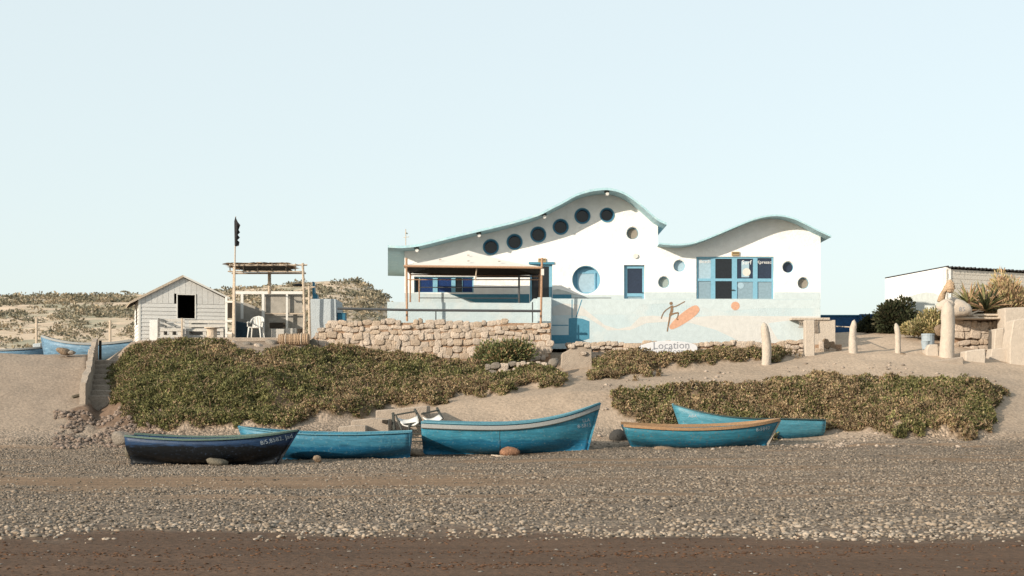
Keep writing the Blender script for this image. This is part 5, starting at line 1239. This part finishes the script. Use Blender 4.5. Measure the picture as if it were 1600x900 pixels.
# driftwood carving
cv = thing('driftwood_carving', 'rough tan driftwood carving like a hooded head on the pillar', 'carving', P(1482, 468, 57.0))
bm = bmesh.new(); bmesh.ops.create_icosphere(bm, subdivisions=4, radius=1)
for v in bm.verts:
    c_ = v.co; k = 1 + .12*math.sin(c_.x*6+c_.z*5)*math.sin(c_.y*7) + .06*math.sin(c_.z*15); v.co = Vector((c_.x*.19*k, c_.y*.17*k, c_.z*.26*k)) + P(1484.5, 448, 57.0) - cv.location
me = bpy.data.meshes.new('head'); bm.to_mesh(me); bm.free(); link_mesh('head', me, M['ochre'], cv, True)
m = MB(); m.tube([P(1470, 472, 57.0), P(1473, 460, 57.0), P(1479, 450, 57.0), P(1484, 446, 57)], [.16, .13, .12, .1], 10); m.build('shoulder', M['ochre'], cv, smooth=True)
# masonry on the far right
cblock('cream rendered pillar at the right end of the stone ledge', [(1570,560),(1570,481),(1600,480),(1612,480),(1612,560)], 57.4, .9, 'render', 'rendered_pillar', 'pillar')
cblock('lower stepped cream block leaning on the left of the rendered pillar', [(1553,555),(1555,514),(1569.5,512),(1569.5,555)], 57.0, .8, 'render', 'rendered_block', 'block')
cblock('big pale rendered wall at the right edge in front of the pillar', [(1578,600),(1578,535),(1584,500),(1660,488),(1660,600)], 56.0, .9, 'render', 'rendered_wall', 'wall')
cblock('pale rendered step block below the stone ledge', [(1509,600),(1509,549),(1524,546),(1540,545),(1540,600)], 55.2, .8, 'render', 'rendered_block', 'block')
cblock('long low cream wall with a ragged left edge right of the step block', [(1557,600),(1556,585),(1551,575),(1547,562),(1550,545),(1600,541),(1640,541),(1640,600)], 56.4, .6, 'render', 'rendered_wall', 'wall')
cblock('flat cream slab lying in front of the broad pillar', [(1440,580),(1440,566),(1491,560),(1503,557),(1506,560),(1506,592),(1450,592)], 54.6, 1.6, 'concrete', 'stone_slab', 'slab')
cblock('pale block base left of the broad pillar', [(1448,566),(1448,545),(1452,538),(1466,538),(1468,566)], 56.0, .6, 'render', 'rendered_block', 'block')
rock('brown round stone jammed against the left side of the broad pillar', 1468, 516, 56.1, .4, .42, .3, 'rockt', 2)
t = thing('bucket', 'light blue plastic bucket on the pale block left of the broad pillar', 'bucket', P(1446, 546, 56.4))
m = MB(); m.tube([P(1446, 546, 56.4), P(1446, 534, 56.4)], [.13, .17], 14); m.build('body', M['lblue'], t, smooth=False)
m = MB(); m.tube([P(1446, 534, 56.4), P(1446, 533, 56.4)], .185, 14); m.build('rim', M['lblue'], t)
t = thing('plastic_drum', 'pale blue plastic drum behind the bucket', 'drum', P(1447, 523, 58.4))
m = MB(); c0 = P(1450, 550, 58.5); m.tube([c0, (c0.x, c0.y, PZ(524, 58.5))], .26, 16); m.build('body', M['lblue'], t)
m = MB(); m.tube([(c0.x, c0.y, PZ(524, 58.5)), (c0.x, c0.y, PZ(521.5, 58.5))], .275, 16); m.build('lid', M['lblue'], t)
# whitewashed building
wb = thing('whitewashed_building', 'whitewashed block building with a corrugated roof edge at the far right', 'building', (21, 66, 5))
A_, B_, C_, D_ = (PX(1478, 64), 64), (PX(1383, 70), 70), (31, 69.6), (28, 76)
ztA = PZ(417.5, 64); zbb = 4.0
def wallq(p, q, z0, z1, z2, th, mt, nm):
    d = Vector((q[0]-p[0], q[1]-p[1], 0)).normalized(); n_ = Vector((-d.y, d.x, 0))*th
    m = MB(); vv = [(p[0], p[1], z0), (q[0], q[1], z0), (q[0], q[1], z2), (p[0], p[1], z1)]; m.add(vv + [tuple(Vector(v)+n_) for v in vv], [(0,1,2,3),(7,6,5,4),(0,4,5,1),(1,5,6,2),(2,6,7,3),(3,7,4,0)]); return m.build(nm, M[mt], wb)
wallq(B_, A_, zbb, PZ(435.5, 70), ztA, .25, 'white', 'wall')
d_ = Vector((C_[0]-A_[0], C_[1]-A_[1], 0)).normalized(); n_ = Vector((d_.y, -d_.x, 0))
A2 = (A_[0]+d_.x*.02, A_[1]+d_.y*.02)
wallq(A2, C_, zbb, ztA-.08, ztA-.08, .25, 'block', 'inner_wall')
wallq(C_, D_, zbb, ztA-.3, ztA-.3, .25, 'white', 'wall'); wallq(D_, B_, zbb, ztA-.3, ztA-.3, .25, 'white', 'wall')
bl, bh_ = .42, .21; LL = (Vector(C_)-Vector(A_)).length; rows = int((ztA-.08-5.6)/bh_); nb = 0
for r_ in range(rows):
    z1 = ztA - .09 - r_*bh_; x = -(.21 if r_ % 2 else 0)
    while x < 5.2 and nb < 290:
        x0_, x1_ = max(0, x), x+bl-.012
        if x1_ > .05:
            m = MB(); q0 = Vector((A_[0], A_[1], 0)) + d_*x0_; q1 = Vector((A_[0], A_[1], 0)) + d_*x1_; o0 = n_*(.035+random.uniform(-.004, .004))
            vv = [q0+o0, q1+o0, q1+n_*.002, q0+n_*.002]; m.add([(v.x, v.y, z1-bh_+.012) for v in vv] + [(v.x, v.y, z1) for v in vv], [(0,1,2,3),(7,6,5,4),(0,4,5,1),(1,5,6,2),(2,6,7,3),(3,7,4,0)]); m.build('wall_block', M['block'], wb); nb += 1
        x += bl
# corrugated roof sheet: wavy edge
m = MB(); vv = []; N_ = 150; up_ = Vector((0, 0, 1))
for i in range(N_+1):
    s = .0 + i/N_*LL; zz = ztA + .02 + .045*math.cos(s/.23*2*math.pi)
    for k, o_ in ((0, -.35), (1, 5.2)):
        p = Vector((A_[0], A_[1], 0)) + d_*s - n_*o_*(-1 if k == 0 else 1)*(1 if k else 1); 
        p = Vector((A_[0], A_[1], 0)) + d_*s + (n_*.16 if k == 0 else Vector((B_[0]-A_[0], B_[1]-A_[1], 0))); zt2_ = zz + (0 if k == 0 else PZ(435.5, 70)-ztA)
        vv.append((p.x, p.y, zt2_))
m.add(vv, [(2*i, 2*i+1, 2*i+3, 2*i+2) for i in range(N_)]); o = m.build('corrugated_roof', M['corr'], wb); o.modifiers.new('t', 'SOLIDIFY').thickness = .03
# painted hill on its left face
def onface(px, py, off):
    # intersect the view of the pixel with the left face plane, set proud of it
    a = Vector((A_[0], A_[1], 0)); b = Vector((B_[0], B_[1], 0)); d = (b-a); k = (px-800)/F
    t_v = (k*a.y - a.x)/(d.x - k*d.y); p = a + d*t_v; n2 = Vector((d.y, -d.x, 0)).normalized(); n2 = n2 if n2.x < 0 else -n2
    return Vector((p.x, p.y, PZ(py, p.y))) + n2*off
pp = [(1400,500),(1400,474),(1412,467),(1430,460),(1447,456.5),(1458,457),(1470,463),(1476,468),(1476,500)]
m = MB(); n0 = len(pp); m.add([onface(a, b, .012) for a, b in pp] + [onface(a, b, .002) for a, b in pp], [tuple(range(n0)), tuple(range(2*n0-1, n0-1, -1))] + [(k, n0+k, n0+(k+1) % n0, (k+1) % n0) for k in range(n0)]); m.build('painted_hill', M['mural_hill'], wb)
print('stones', c1, c2, 'objects', len(bpy.data.objects))
